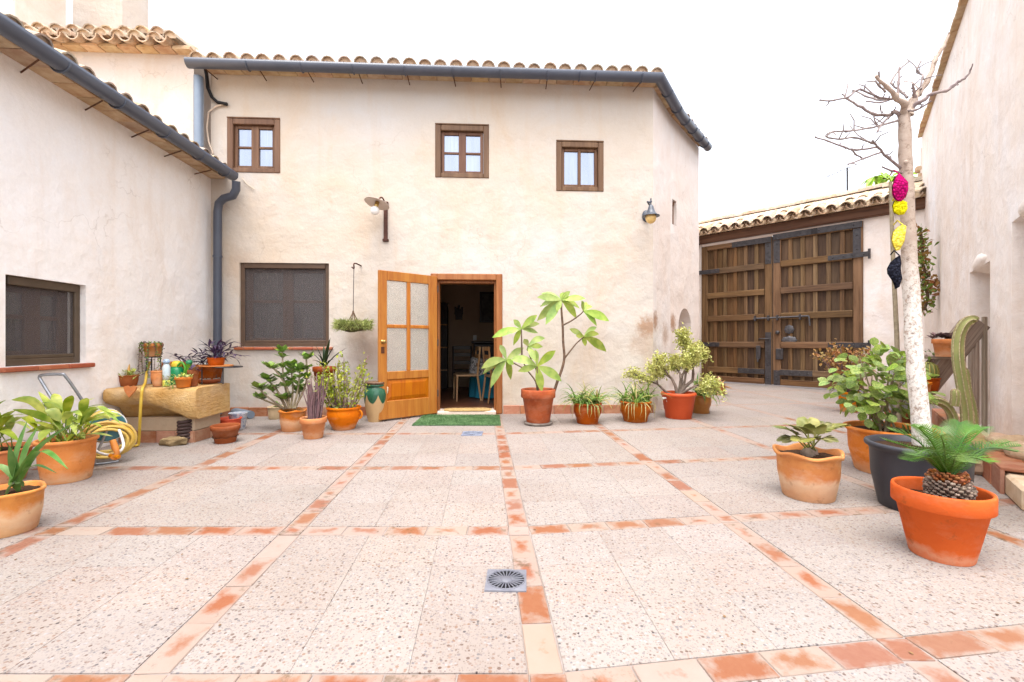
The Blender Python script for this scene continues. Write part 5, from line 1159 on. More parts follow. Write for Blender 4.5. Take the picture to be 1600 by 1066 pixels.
# things on the trough
ZT = .604
def tp(xl, xr, yb, yr, rbf=.7): return spec(xl, xr, yb, yr, ZT, rbf)
root, top, R, h = potted('potted_succulent_bowl', 'low clay bowl of pale lime succulents at the left end of the trough', 'potted plant', tp(181, 219, 604, 586, .74), 'roll', t_brown, .70)
for k in range(60):
    an = U(0, 6.283); r = R * U(0, 1.15); leaf('spoon', l_succ, root, orient(top + Vector((r * math.cos(an), r * math.sin(an), U(0, .05))), rdir(.5), Z, U(.04, .075)))
put('yellow_trowel', MB().tube([top + Vector((-.02, .03, 0)), top + Vector((-.05, .06, .14))], [.02, .014], 8), basic('yellow_plastic', C(236, 180, 60), C(226, 166, 50), 5, .4, .05, spec=.4), root)
# wire rack behind
rk = thing('wire_rack', 'fan shaped grey wire rack leaning on the left wall behind the bowl', 'wire rack', at(228, 600, 5.3))
for k in range(9):
    P_ = []
    for i in range(9):
        t = i / 8; x = 194 + 44 * t; y = 598 - k * 4.2 * (.55 + .45 * t) - 12 * math.sin(math.pi * t * .6); P_.append(at(x, y, 5.32 + .02 * t))
    put('wire', MB().tube(P_, .0035, 5), m_zinc, rk)
for x0, x1 in ((196, 197), (216, 214), (237, 236)): put('upright', MB().tube([at(x0, 602 - (2 if x0 > 200 else 0), 5.32), at(x1, 562 + (20 if x0 < 200 else 4 if x0 < 230 else 0), 5.33)], .004, 5), m_zinc, rk)
# tall stand with clay pot and trailing string plant
sp_ = spec(222, 254, 557, 538, .87, .66); Yp_ = 5.25; c = at(239, 557, Yp_); zst = c.z
tst = thing('wire_plant_stand', 'thin wire stand lifting the highest clay pot above the trough', 'plant stand', (c.x, c.y, ZT))
for k in range(3): a = 6.283 * k / 3 + .3; put('leg', MB().tube([(c.x + .07 * math.cos(a), c.y + .07 * math.sin(a), zst - .005), (c.x + .09 * math.cos(a), c.y + .09 * math.sin(a), ZT)], .006, 6), m_iron, tst)
put('ring', MB().tube([(c.x + .075 * math.cos(6.283 * k / 20), c.y + .075 * math.sin(6.283 * k / 20), zst - .008) for k in range(20)], .006, 6, closed=True), m_iron, tst)
root, top, R, h = potted('potted_trailing_plant', 'highest clay pot over the trough with strings of beads trailing down', 'potted plant', (c.x, c.y, .098, .15, zst), 'band', t_orange, .72)
for k in range(11):
    an = -math.pi * (k + .3) / 11 + (.2 if k % 2 else 0); e = top + Vector((math.cos(an) * .105, math.sin(an) * .105, .025)); L = U(.12, .40) if k not in (3, 4) else .38
    P_ = curve([top, e, e + Vector((math.cos(an) * .015, math.sin(an) * .015, -L * .4)), e + Vector((U(-.03, .03), U(-.02, .01), -L))], 5); put('stem', MB().tube(P_, .0025, 4), b_stem, root); fol = MB()
    for q in P_[3:]:
        for i in range(3): fol.add(LF['small'].v, LF['small'].f, orient(q + rdir() * .006, rdir(), rdir(), U(.016, .026)), True)
    put('trailing_leaves', fol, l_jade if k % 3 else l_aeon, root, kind='stuff')
root, top, R, h = potted('clay_pot', 'wide rimmed clay pot standing at the back of the trough', 'pot', spec(254, 291, 598, 560, ZT, .6)[:2] + (.125, .245, ZT), 'band', t_orange, .62)
root, top, R, h = potted('potted_succulent_jar', 'small round shouldered clay pot left of the spray bottle', 'potted plant', tp(240, 254, 604, 577, .7)[:2] + (.066, .17, ZT), 'belly', t_orange, .6)
for k in range(14): leaf('spoon', l_rust, root, orient(top, rdir(.7), Z, U(.03, .055)))
q = at(260, 606, 4.98); bt = thing('spray_bottle', 'white blue bottle with a yellow foot on the front edge of the trough', 'bottle', (q.x, q.y, ZT)); M = T(q.x, q.y, ZT)
put('bottle_body', MB().lathe([(0, .07), (.032, .07), (.036, .12), (.036, .21), (.026, .245), (.024, .25)], 20), basic('pale_blue_plastic', C(206, 226, 232), C(226, 238, 240), 26, .35, .05, spec=.45), bt, M)
put('bottle_foot', MB().lathe([(0, 0), (.033, 0), (.036, .01), (.034, .069), (0, .069)], 20), basic('yellow_label', C(226, 208, 70), C(120, 180, 100), 30, .4, .05), bt, M)
put('bottle_cap', MB().lathe([(.024, .251), (.034, .252), (.033, .275), (.022, .295), (0, .30)], 20), basic('soft_blue_cap', C(170, 194, 222), C(160, 186, 216), 5, .35, .05, spec=.45), bt, M)
q = at(276, 588, 5.25); wc = thing('watering_can', 'toy green watering can with a yellow lid behind the spray bottle', 'watering can', (q.x, q.y, ZT)); M = T(q.x, q.y, ZT) ; gpl = basic('green_plastic', C(60, 166, 110), C(50, 150, 98), 5, .35, .05, spec=.45); gp2 = basic('grass_green_plastic', C(110, 180, 70), C(96, 166, 62), 5, .35, .05, spec=.45)
put('can_body', MB().lathe([(0, 0), (.075, 0), (.08, .01), (.076, .16), (.05, .20), (.045, .20)], 24), gpl, wc, M); put('lid', MB().lathe([(.05, .201), (.054, .23), (.035, .265), (0, .27)], 20), basic('yellow_lid', C(242, 214, 60), C(236, 204, 50), 5, .4, .05, spec=.4), wc, M)
put('spout', MB().tube([(.06, 0, .06), (.13, 0, .16), (.15, -.01, .235)], [.03, .022, .03], 10), gp2, wc, M); put('handle', MB().tube(curve([(.02, -.03, .20), (.08, -.03, .25), (.12, -.03, .18), (.08, -.02, .08)], 4), .012, 8), gp2, wc, M); put('rose', MB().ball((.15, -.01, .25), (.035, .035, .03), 12, 8), gpl, wc, M)
root, top, R, h = potted('potted_variegated_succulent', 'square shouldered clay pot of frilly yellow green succulent at the trough front', 'potted plant', tp(272, 301, 606, 589, .7), 'band', t_pink, .72)
for k in range(80): an = U(0, 6.283); r = R * U(0, 1.1); leaf('small', l_succ, root, orient(top + Vector((r * math.cos(an), r * math.sin(an), U(-.005, .03))), rdir(.6), Z, U(.03, .05)))
for k in range(50): q = top + Vector((U(-.15, -.05), U(-.09, -.03), U(-.09, .03))); leaf('spoon', l_jade if k % 2 else l_succ, root, orient(q, rdir(.2), Z, U(.03, .05)))
# long clay planter with purple plant
pl = thing('rectangular_planter', 'long clay trough planter with purple leaved plant at the back', 'planter', (at(312, 598, 5.35).x, 5.35, ZT)); q = at(312, 596, 5.38); M = T(q.x, q.y, ZT) @ RZ(.05)
mb = MB(); a_, b_, hh = .22, .095, .215
for z, k in ((0, .86), (hh * .78, .97), (hh * .79, 1.03), (hh, 1.05), (hh, .96), (hh * .86, .94)): mb.v += [(x * a_ * k, y * b_ * k, z) for x, y in ((-1, -1), (1, -1), (1, 1), (-1, 1))]
mb.f = [(i * 4 + k, i * 4 + (k + 1) % 4, i * 4 + 4 + (k + 1) % 4, i * 4 + 4 + k) for i in range(5) for k in range(4)] + [(20, 21, 22, 23)]; mb.sm = [False] * len(mb.f)
put('planter_box', mb, t_brown, pl, M)
for k in range(9):
    b0 = Vector((q.x + U(-.18, .1), q.y + U(-.06, .05), ZT + hh * .88)); e = b0 + Vector((U(-.16, .06), U(-.12, .02), U(.04, .16))); P_ = curve([b0, b0.lerp(e, .5) + Z * .03, e], 4); put('stem', MB().tube(P_, .004, 5), l_purp, pl)
    for i, qq in enumerate(P_[2:]): leaf('lance', l_purp, pl, orient(qq, Vector((math.cos(2.4 * i + k), math.sin(2.4 * i + k), U(.1, .7))), Z, U(.08, .13)))
root, top, R, h = potted('dark_flower_pot', 'small brown pot with dark red foliage in front of the long planter', 'potted plant', tp(292, 311, 604, 578, .7), 'band', t_brown, .72)
for k in range(18): leaf('oval', l_purp if k % 3 else l_rust, root, orient(top, rdir(.5), Z, U(.05, .10)))
sp_ = tp(309, 346, 600, 593, .75); ds = thing('gravel_dish', 'shallow brown dish of pale gravel at the right end of the trough', 'dish', (sp_[0], sp_[1], ZT)); M = T(sp_[0], sp_[1], ZT); Rd = sp_[2]
put('dish_body', MB().lathe([(0, 0), (Rd * .7, 0), (Rd * .95, .03), (Rd, .05), (Rd * .93, .052), (Rd * .85, .035), (0, .03)], 30), t_brown, ds, M); mb = MB()
for k in range(120): a = U(0, 6.283); r = Rd * .84 * math.sqrt(U(0, 1)); mb.ball((r * math.cos(a), r * math.sin(a), .045 + U(0, .012)), (U(.007, .014), U(.007, .014), .008), 6, 4)
put('gravel', mb, basic('pale_gravel', C(226, 216, 196), C(170, 160, 140), 30, .9, .2), ds, M, kind='stuff')
# purple plant in an orange pot on a round wire stand
q = at(338, 568, 5.30); ws = thing('round_wire_stand', 'thin wire stand with a round tray by the downpipe', 'plant stand', (q.x, q.y, .6)); zt = at(338, 571, 5.30).z
put('tray', MB().lathe([(0, 0), (.17, 0), (.175, .016), (.165, .016), (.16, .006), (0, .006)], 32), t_pink, ws, T(q.x, q.y, zt - .012)); put('ring', MB().tube([(q.x + .13 + .15 * math.cos(6.283 * k / 24), q.y + .15 * math.sin(6.283 * k / 24), zt - .018) for k in range(24)], .008, 6, closed=True), m_iron, ws)
for x, y in ((.11, -.05), (-.1, -.10), (-.05, .07)): put('leg', MB().tube([(q.x + x, q.y + y, zt - .018), (q.x + x, q.y + y, ZT)], .007, 6), m_iron, ws)
root, top, R, h = potted('potted_purple_plant', 'bright orange pot of purple heart spilling over the round wire tray', 'potted plant', (q.x, q.y, .098, .095, zt - .005), 'roll', basic('orange_plastic', C(226, 96, 40), C(216, 84, 32), 5, .4, .05, spec=.45), .7)
for tx, ty in ((320, 538), (312, 556), (330, 536), (322, 548), (345, 545), (364, 535), (372, 541), (378, 556), (360, 552), (368, 560), (355, 548), (340, 540), (318, 565), (306, 552), (350, 538), (335, 552)):
    e = at(tx, ty, q.y + U(-.16, .1)); b0 = top + Vector((U(-.04, .04), U(-.04, .04), 0)); P_ = curve([b0, b0.lerp(e, .5) + Z * .035, e], 4); put('stem', MB().tube(P_, .0045, 5), l_purp, root)
    for i, qq in enumerate(P_[2:]):
        d = (P_[-1] - P_[0]).normalized() + rdir() * .8; leaf('lance', l_purp, root, orient(qq, d, Z, U(.07, .12)))
put('clay_heart', MB().poly([(-.07, .05), (-.03, .06), (0, .045), (.03, .06), (.07, .05), (.05, 0), (0, -.06), (-.05, 0)], ()).poly([(-.07, .05), (-.03, .06), (0, .045), (.03, .06), (.07, .05), (.05, 0), (0, -.06), (-.05, 0)], (), T(0, -.014, 0)).add([(x, y, z) for y in (0, -.014) for x, z in ((-.07, .05), (-.03, .06), (0, .045), (.03, .06), (.07, .05), (.05, 0), (0, -.06), (-.05, 0))], [(k, (k + 1) % 8, 8 + (k + 1) % 8, 8 + k) for k in range(8)]), t_pink, None, T(at(204, 612, 4.69)) @ RX(rad(-8)), 'pale heart shaped clay piece leaning on the front of the trough', 'ornament')

# ------------------------------------------------------------------ beside and in front of the trough
cs = thing('coil_spring', 'thick rusty coil spring standing on the paving by the trough', 'spring', gp(283, 692)); q = gp(283, 693); P_ = []
for k in range(6 * 16 + 1): a = 6.283 * k / 16; P_.append((q.x + .066 * math.cos(a), q.y + .07 + .066 * math.sin(a), .02 + .036 * k / 16))
put('coil', MB().tube(P_, .017, 8), basic('dark_rust', C(96, 72, 68), C(72, 52, 50), 20, .7, .4, 60), cs)
q = gp(266, 697); put('rock', MB().ball((0, 0, 0), (.13, .075, .05), 18, 12, RZ(-.1), .5, 4.2), basic('khaki_stone', C(180, 156, 116), C(150, 126, 92), 8, .9, .6, 20, .02), None, T(q.x, q.y + .05, .04), 'flat khaki stone lying in front of the coil spring', 'rock')
root, top, R, h = potted('empty_pot', 'empty brown clay pot standing in front by the trough corner', 'pot', spec(328, 376, 694, 664, 0, .66), 'band', t_brown, .68, 'empty pots by the trough', soil=.35)
root, top, R, h = potted('empty_bowl', 'empty red clay bowl just behind the brown pot', 'pot', spec(338, 379, 677, 653, 0, .7), 'roll', t_red, .7, 'empty pots by the trough', soil=0)
m_pat = Mat('patterned_white_plastic'); v = m_pat.ramp(m_pat.noise(16, 4, .6, dist=2), [(.52, 0.0), (.56, .8)]); m_pat = m_pat.done(m_pat.mix(v, C(232, 234, 240), C(150, 170, 206)), .4, None, .4)
root, top, R, h = potted('white_bucket', 'white and blue patterned bucket behind the empty clay pots', 'bucket', spec(356, 387, 672, 645, 0, .76), 'plain', m_pat, .76, soil=0)
q = gp(372, 655); put('pipe_end', MB().tube([gp(356, 648) + Z * .07, gp(392, 655) + Z * .06], .055, 14), m_zinc, None, I4, 'short grey pipe lying at the wall foot behind the bucket', 'pipe')
# hose reel cart with yellow hose
m_hose = basic('yellow_hose', C(228, 190, 84), C(216, 172, 64), 10, .4, .08, spec=.4, rnd=.04); m_teal = basic('teal_plastic', C(70, 146, 160, .6), C(56, 128, 144, .6), 5, .4, .05, spec=.45)
rc = gp(168, 716); Yr = 4.2; hr = thing('hose_reel', 'teal hose reel cart wound with yellow hose beside the big leaf pot', 'hose reel', (at(168, 680, Yr).x, Yr, 0)); c = at(166, 664, Yr); 
ax = Vector((.72, -.69, 0)).normalized(); Mr = Matrix((Vector((-ax.y, ax.x, 0)), Z.cross(Vector((-ax.y, ax.x, 0))), Z)).transposed().to_4x4()
def ringpts(cen, r, n=28, sq=1.0): e1 = Vector((-ax.y, ax.x, 0)); return [cen + (e1 * math.cos(6.283 * k / n) + Z * sq * math.sin(6.283 * k / n)) * r for k in range(n)]
for off in (-.12, .12):
    D = ax.to_track_quat('Z', 'Y').to_matrix().to_4x4(); D.translation = c + ax * off; put('reel_disc', MB().lathe([(0, -.008), (.115, -.008), (.125, -.014), (.132, 0), (.125, .014), (.115, .008), (0, .008)], 32), m_teal, hr, D)
    put('rim', MB().tube(ringpts(c + ax * off, .134), .005, 6, closed=True), m_white, hr)
D = ax.to_track_quat('Z', 'Y').to_matrix().to_4x4(); D.translation = c; put('drum', MB().lathe([(.06, -.115), (.06, .115)], 20), m_teal, hr, D)
for k in range(16): 
    r = .085 + .035 * (k % 3) / 2 + U(0, .012); put('hose_turn', MB().tube(ringpts(c + ax * (-.10 + .2 * k / 15) + rdir() * .01, r, 26), .0125, 7, closed=True), m_hose, hr)
for k in range(8):
    r = U(.13, .19); cc = c + ax * U(.10, .26) + Vector((0, 0, -.11)) + rdir() * .03; put('hose_turn', MB().tube([p + rdir() * .004 for p in ringpts(cc, r, 26, .85)], .0125, 7, closed=True), m_hose, hr)
e1 = Vector((-ax.y, ax.x, 0))
for off in (-.17, .17):
    b0 = c + ax * off; put('frame', MB().tube(curve([Vector((b0.x, b0.y, .011)) + e1 * .07, Vector((b0.x, b0.y, .012)) - e1 * .05, Vector((b0.x, b0.y, .05)) - e1 * .09, b0, Vector((b0.x, b0.y, .45)) + e1 * .02], 5), .0105, 8), m_steel, hr)
hl = [at(92, 640, 3.98), at(66, 598, 3.98), at(62, 589, 3.98), at(68, 586, 3.98), at(95, 585, 4.02), at(103, 589, 4.04), at(128, 625, 4.12), at(150, 662, 4.2)]
put('push_handle', MB().tube(curve(hl, 4), .0125, 8), m_steel, hr); put('base_loop', MB().tube(curve([at(140, 694, 3.98), at(152, 706, 3.9), at(172, 711, 3.86), at(187, 706, 3.86), at(193, 694, 3.9), at(186, 672, 4.0)], 4), .011, 8), m_white, hr)
or_ = basic('orange_connector', C(226, 142, 40), C(206, 116, 28), 6, .4, .05, spec=.4); noz = thing('hose_nozzle', 'orange hose connector hanging low on the reel cart', 'hose nozzle', at(178, 715, 3.84)); P_ = [at(176, 688, 3.85), at(180, 700, 3.84), at(183, 708, 3.83), at(178, 716, 3.83)]
put('nozzle_body', MB().tube(P_, [.022, .026, .018, .028], 10), or_, noz); put('grip', MB().tube([at(172, 712, 3.83), at(186, 714, 3.82)], .018, 8), or_, noz)
hp = [at(182, 668, 4.15), at(190, 676, 4.35), at(198, 690, 4.5), gp(207, 699) + Z * .012, gp(214, 699) + Z * .02, at(217, 690, 4.72), at(219, 650, 4.66), at(221, 618, 4.66), at(223, 606, 4.70), at(227, 598, 4.9), at(229, 584, 5.15), at(232, 572, 5.25), at(234, 566, 5.3)]
put('garden_hose', MB().tube(curve(hp, 5), .0135, 9), m_hose, None, I4, 'yellow garden hose looping from the trough top down to the reel', 'hose')

# ------------------------------------------------------------------ indoors
m_dkwood = basic('dark_furniture', C(52, 34, 26), C(38, 26, 20), 8, .4, .1); m_ltwood = wood('chair_wood', C(196, 150, 104), C(166, 122, 80), C(206, 164, 120), 'z', .5); m_teal_c = basic('teal_cloth', C(40, 140, 160), C(28, 120, 142), 5, .9, .2); m_pat2 = Mat('grey_patterned_cloth'); v = m_pat2.ramp(m_pat2.noise(22, 3, .6, dist=1.5), [(.46, 0.0), (.54, 1.0)]); m_pat2 = m_pat2.done(m_pat2.mix(v, C(220, 214, 208), C(96, 92, 92)), .9)
fi = Frame(fr.pt(0, 0, 0), fr.u[:2])
def ip(px, d): return fr.hit(px, 500, d)[0]
def chair(name, lab, s0_, d0, rz, mt):
    t = thing(name, lab, 'chair', fr.pt(s0_, d0, .045)); M = T(fr.pt(s0_, d0, .045)) @ RZ(rz)
    put('seat', MB().cbox(-.2, .2, -.2, .2, .43, .46, .01), mt, t, M)
    for x, y in ((-.18, -.18), (.18, -.18)): put('leg', MB().tube([(x, y, .43), (x * 1.06, y * 1.06, 0)], [.02, .016], 7), mt, t, M)
    for x in (-.18, .18): put('leg', MB().tube([(x, .24, 0), (x, .18, .45), (x, .23, .95)], [.016, .021, .017], 7), mt, t, M)
    for z in (.62, .78, .92): put('back_slat', MB().cbox(-.17, .17, .20, .22, z - .035, z + .035, .006), mt, t, M)
    return t
chair('dining_chair', 'light wooden chair at the cloth covered table indoors', ip(728, -1.4), -1.35, rad(-75), m_ltwood); chair('dining_chair', 'dark chair against the back wall of the room indoors', ip(722, -2.5), -2.6, rad(185), m_dkwood)
tb = thing('round_table', 'table under a teal cloth seen through the open door', 'table', fr.pt(ip(768, -1.7), -1.7, .045)); M = T(fr.pt(ip(766, -1.75), -1.75, .045))
put('tablecloth', MB().lathe([(0, .74), (.34, .74), (.36, .72), (.37, .5), (.40, .02)], 60, None, lambda a, r, z, k: (r * (1 + (.05 * math.sin(11 * a) if k > 2 else 0)), z)), m_teal_c, tb, M)
put('cloth_topper', MB().lathe([(0, .748), (.345, .748), (.372, .73), (.39, .52), (.40, .44)], 60, None, lambda a, r, z, k: (r * (1 + (.05 * math.sin(11 * a) if k > 2 else 0)), z + (.05 * math.cos(4 * a) if k > 3 else 0))), m_pat2, tb, M)
s_ = ip(781, -1.0); chair('dining_chair', 'light chair half hidden by the right door jamb indoors', ip(779, -.95), -1.1, rad(110), m_ltwood)
cb = thing('sideboard', 'dark wooden sideboard at the back of the room', 'sideboard', fr.pt(ip(768, -3), -3.2, .045)); M = fr.mat(ip(765, -3.2), -3.1, .045)
put('cabinet', MB().cbox(-.35, .9, 0, .4, 0, 1.0, .02), m_dkwood, cb, M); put('cabinet_top', MB().cbox(-.4, .95, -.03, .42, 1.001, 1.05, .01), m_dkwood, cb, M)
sh = thing('bookcase', 'dark tall shelf at the left side of the room', 'shelf', fr.pt(ip(692, -3), -3.3, .045)); M = fr.mat(ip(695, -3.25), -3.2, .045)
put('carcass', MB().cbox(-.5, .06, 0, .3, 0, 1.9, .01), m_dkwood, sh, M)
for z in (.4, .9, 1.4): put('shelf_board', MB().cbox(-.49, .062, -.012, -.001, z, z + .03, .003), m_ltwood, sh, M)
sq_, zq = fr.hit(763, 480, -3.57); pc = thing('picture', 'dark framed picture on the back wall of the room', 'picture', fr.pt(sq_, -3.57, zq)); M = fr.mat(sq_, -3.56, zq)
put('frame', MB().cbox(-.2, .35, 0, .03, -.35, .35, .006), m_dkwood, pc, M); put('print', MB().box(-.15, .3, -.002, .0, -.3, .3), basic('dim_print', C(90, 84, 80), C(60, 56, 54), 9, .6, 0), pc, M)
sq_, zq = fr.hit(717, 490, -3.57); put('wall_plaque', MB().cbox(-.08, .08, 0, .03, -.14, .10, .01).cbox(-.10, -.05, .001, .028, -.02, .15, .01).cbox(.05, .10, .001, .028, -.02, .15, .01).cbox(-.03, .03, .001, .028, .101, .19, .01), m_dkwood, None, fr.mat(sq_, -3.56, zq), 'dark carved plaque on the back wall indoors', 'plaque')
sq_, zq = fr.hit(742, 528, -3.57); put('light_switch', MB().cbox(-.04, .04, 0, .012, -.06, .06, .004), m_white, None, fr.mat(sq_, -3.585, zq), 'white switch plate on the back wall indoors', 'switch')

# ------------------------------------------------------------------ around the tree: hangings, stake, wall plants
def knit(name):
    m = Mat(name); return m
def mk_knit(name, c1, c2):
    m = Mat(name); v = m.vor(70); c = m.mix(m.ramp(v.outputs['Distance'], [(.2, 0.0), (.6, 1.0)]), c1, c2); return m.done(c, .95, m.bump(v.outputs['Distance'], .9, .01), .1)
KG = 'crocheted leaves hung on the bare tree'
def hanging(px, Y, mt, lab):
    pts = [at(x, y, Y) for x, y in px]; c = sum(pts, Vector()) / len(pts); t = thing('crochet_leaf', lab, 'ornament', c, KG); n = len(pts); mb = MB(); rings_ = 5
    for sd in (-1, 1):
        vs_ = [c + Vector((0, sd * .022, 0))]; 
        for k in range(1, rings_ + 1):
            for p in pts: 
                s_ = k / rings_; vs_.append(c.lerp(p, s_) + Vector((0, sd * .022 * (1 - s_ ** 2) + .004 * sd + .012 * noise.noise(p * 9 * s_), 0)))
        mb.add(vs_, [(0, 1 + i, 1 + (i + 1) % n) for i in range(n)] + [(1 + k * n + i, 1 + (k + 1) * n + i, 1 + (k + 1) * n + (i + 1) % n, 1 + k * n + (i + 1) % n) for k in range(rings_ - 1) for i in range(n)], None, True)
    put('knitted_body', mb, mt, t); top_ = max(pts, key=lambda p: p.z); put('loop', MB().tube([top_, top_ + Vector((.01, .05, .04)), top_ + Vector((.02, .09, .02))], .004, 5), mt, t)
hanging([(1404, 271), (1410, 277), (1418, 285), (1419, 297), (1416, 308), (1408, 315), (1399, 312), (1395, 304), (1394, 292), (1398, 280)], 2.90, mk_knit('magenta_yarn', C(232, 20, 130, .8), C(150, 6, 80, .8)), 'magenta crocheted leaf, topmost on the tree trunk')
hanging([(1398, 313), (1408, 312), (1417, 316), (1418, 327), (1413, 335), (1405, 336), (1397, 331), (1395, 321)], 2.92, mk_knit('yellow_yarn', C(248, 244, 40, .8), C(220, 206, 10, .8)), 'bright yellow round crocheted piece just under the magenta one')
hanging([(1410, 351), (1415, 354), (1414, 366), (1411, 380), (1405, 391), (1400, 392), (1396, 384), (1393, 374), (1396, 362), (1403, 355)], 2.90, mk_knit('pale_yellow_yarn', C(250, 238, 120, .8), C(230, 204, 70, .8)), 'pale yellow crocheted leaf in the middle of the trunk')
hanging([(1405, 399), (1407, 412), (1407, 428), (1409, 438), (1406, 448), (1399, 452), (1399, 444), (1393, 436), (1387, 428), (1386, 420), (1391, 410), (1399, 403)], 2.90, mk_knit('black_yarn', C(46, 48, 62, .8), C(24, 24, 34, .8)), 'black crocheted leaf, lowest on the tree trunk')
put('wooden_stake', MB().tube([at(1405, 665, 5.3), at(1401, 520, 5.3), at(1396, 420, 5.3), at(1393, 330, 5.3), at(1391, 284, 5.3)], [.026, .024, .022, .020, .016], 9), b_pale, None, I4, 'thin weathered wooden stake tied beside the bare trunk', 'stake')
# trailing kalanchoe on the gate wall end
wp = thing('wall_succulent', 'red tipped succulent trailing down the end of the gate wall', 'wall plant', at(1447, 430, 7.6)); Pk = [at(x, y, 7.6) for x, y in ((1438, 362), (1442, 385), (1440, 405), (1445, 425), (1442, 445), (1450, 462), (1444, 485))]; P_ = curve(Pk, 5); put('stem', MB().tube(P_, .02, 6), b_stem, wp); fol = MB(); fol2 = MB()
for k in range(420):
    q = P_[R_.randrange(len(P_))] + rdir() * U(.0, .15); (fol if U(0, 1) < .65 else fol2).add(LF['spoon'].v, LF['spoon'].f, orient(q, rdir(.2), rdir(.5), U(.06, .13)), True)
for k in range(80): q = at(1458, 442, 7.5) + rdir() * U(0, .14); fol2.add(LF['small'].v, LF['small'].f, orient(q, rdir(), rdir(), U(.05, .09)), True)
put('foliage', fol, l_kal, wp, kind='stuff'); put('red_foliage', fol2, l_rust, wp, kind='stuff')
# reddish bush, fuzzy cactus behind the shrub
root, top, R, h = potted('potted_red_bush', 'thin branched bush with reddish leaves before the gate hinge', 'potted plant', spec(1308, 1346, 645, 612, 0, .72), 'roll', t_orange, .72); fol = MB()
for k in range(22):
    an = U(0, 6.283); d = Vector((math.cos(an) * U(.2, .8), math.sin(an) * U(.2, .6), 1)).normalized(); L = U(.4, .85); P_ = curve([top, top + d * L * .5 + rdir() * .04 + Z * .03, top + d * L], 3); put('stem', MB().tube(P_, taper(.012, .005, len(P_)), 5), b_purple, root)
    for i in range(26): fol.add(LF['oval'].v, LF['oval'].f, orient(P_[-1] + rdir() * U(0, .13) - d * U(0, .15), rdir(.3), rdir(.6), U(.04, .075)), True)
put('foliage', fol, l_rust, root, kind='stuff')
root, top, R, h = potted('potted_fuzzy_cactus', 'white woolly column cactus behind the leafy shrub', 'potted plant', (at(1408, 640, 5.6).x, 5.6, .16, .25, 0), 'band', t_brown, .72); m_wool = basic('woolly_spines', C(216, 214, 210), C(170, 168, 164), 40, .95, .8, 70, .02)
for x, y, hh in ((-.06, 0, .80), (.07, .04, .66), (.02, -.07, .5)): put('cactus_column', MB().tube([top + Vector((x, y, 0)), top + Vector((x, y, hh * .5)), top + Vector((x * 1.1, y, hh * .93)), top + Vector((x * 1.1, y, hh))], [.065, .075, .065, .015], 14), m_wool, root)
sp2 = MB()
for k in range(1500):
    x, y, hh = ((-.06, 0, .80), (.07, .04, .66), (.02, -.07, .5))[k % 3]; a = U(0, 6.283); d = Vector((math.cos(a), math.sin(a), U(-.2, .8))); q = top + Vector((x, y, U(.02, hh))) + Vector((math.cos(a), math.sin(a), 0)) * .06; w_ = Vector((-d.y, d.x, 0)) * .0025; sp2.add([q - w_, q + w_, q + d * .05], [(0, 1, 2)])
put('spines', sp2, m_wool, root, kind='stuff')

# ------------------------------------------------------------------ plant stand, pots and columnar cactus by the right wall
ps = thing('step_plant_stand', 'weathered grey wooden stepped plant stand against the right wall', 'plant stand', (4.75, 5.2, 0)); wv = Vector((.6, .8, 0))
lo, hi = Vector((4.50, 4.98, .52)), Vector((4.99, 4.84, 1.30)); off = wv * .72
def plank_between(a, b, wd, th, mt, name, parent, up=Vector((0, -1, 0))):
    d = b - a; L = d.length; M = orient(a, d, up); return put(name, MB().cbox(0, L, -th / 2, th / 2, -wd / 2, wd / 2, .004), mt, parent, M)
for k, o_ in enumerate((Vector(), off)): 
    plank_between(lo + o_ - (hi - lo) * .08, hi + o_, .035, .20, m_greywood, 'stringer', ps)
    for dx in (.0, -.055): put('leg', MB().cbox(-.018, .018, -.018, .018, -.0, hi.z - .0 + (.06 if dx == 0 else -.1), .004), m_greywood_z, ps, T(hi.x + o_.x + dx + .035, hi.y + o_.y + (.03 if dx else 0), 0))
    put('leg', MB().cbox(-.018, .018, -.018, .018, 0, lo.z, .004), m_greywood_z, ps, T(lo.x + o_.x, lo.y + o_.y + .05, 0))
steps = [(-.10, .05), (.42, .02), (.84, .0)]
tops = []
for t, _ in ((.02, 0), (.50, 0)):
    c = lo.lerp(hi, t); M = Matrix((Vector((.98, -.2, 0)).normalized(), wv, Z)).transposed().to_4x4(); M.translation = c; put('step_board', MB().cbox(-.22, .06, -.06, .80, -.005, .025, .004), m_greywood, ps, M); tops.append(c + Z * .026)
c = at(1480, 551, 4.78); root, top, R, h = potted('potted_dusky_rosettes', 'clay pot of dusky purple rosettes on the upper step', 'potted plant', (c.x, c.y, .125, .185, tops[1].z), 'band', t_orange, .72)
for k in range(17):
    a = U(0, 6.283); r = .115 * math.sqrt(U(0, 1)); q = top + Vector((r * math.cos(a), r * math.sin(a), U(.0, .05)))
    for i in range(12): b_ = 2.4 * i; leaf('spoon', l_aeon, root, orient(q, Vector((math.cos(b_), math.sin(b_), .3 + .08 * i)), Z, U(.055, .08)))
c = at(1452, 596, 4.9); root, top, R, h = potted('potted_ball_cactus', 'brown clay pot with a ribbed ball cactus on the lower step', 'potted plant', (c.x + .03, c.y + .05, .11, .14, tops[0].z), 'roll', t_brown, .72)
m_cact = Mat('ribbed_cactus'); x, y, z = m_cact.xyz(); wv_ = m_cact.math('SINE', m_cact.math('MULTIPLY', m_cact.math('ARCTAN2', y, x), 14.0)); m_cact = m_cact.done(m_cact.mix(m_cact.ramp(wv_, [(.55, 0.0), (.95, 1.0)]), C(120, 128, 66), C(196, 176, 96)), .6)
put('cactus_body', MB().lathe([(0, .19), (.03, .185), (.075, .15), (.09, .09), (.08, .03), (.05, 0)], 56, None, lambda a, r, z, k: (r * (1 + .07 * math.sin(14 * a)), z)), m_cact, root, T(top))
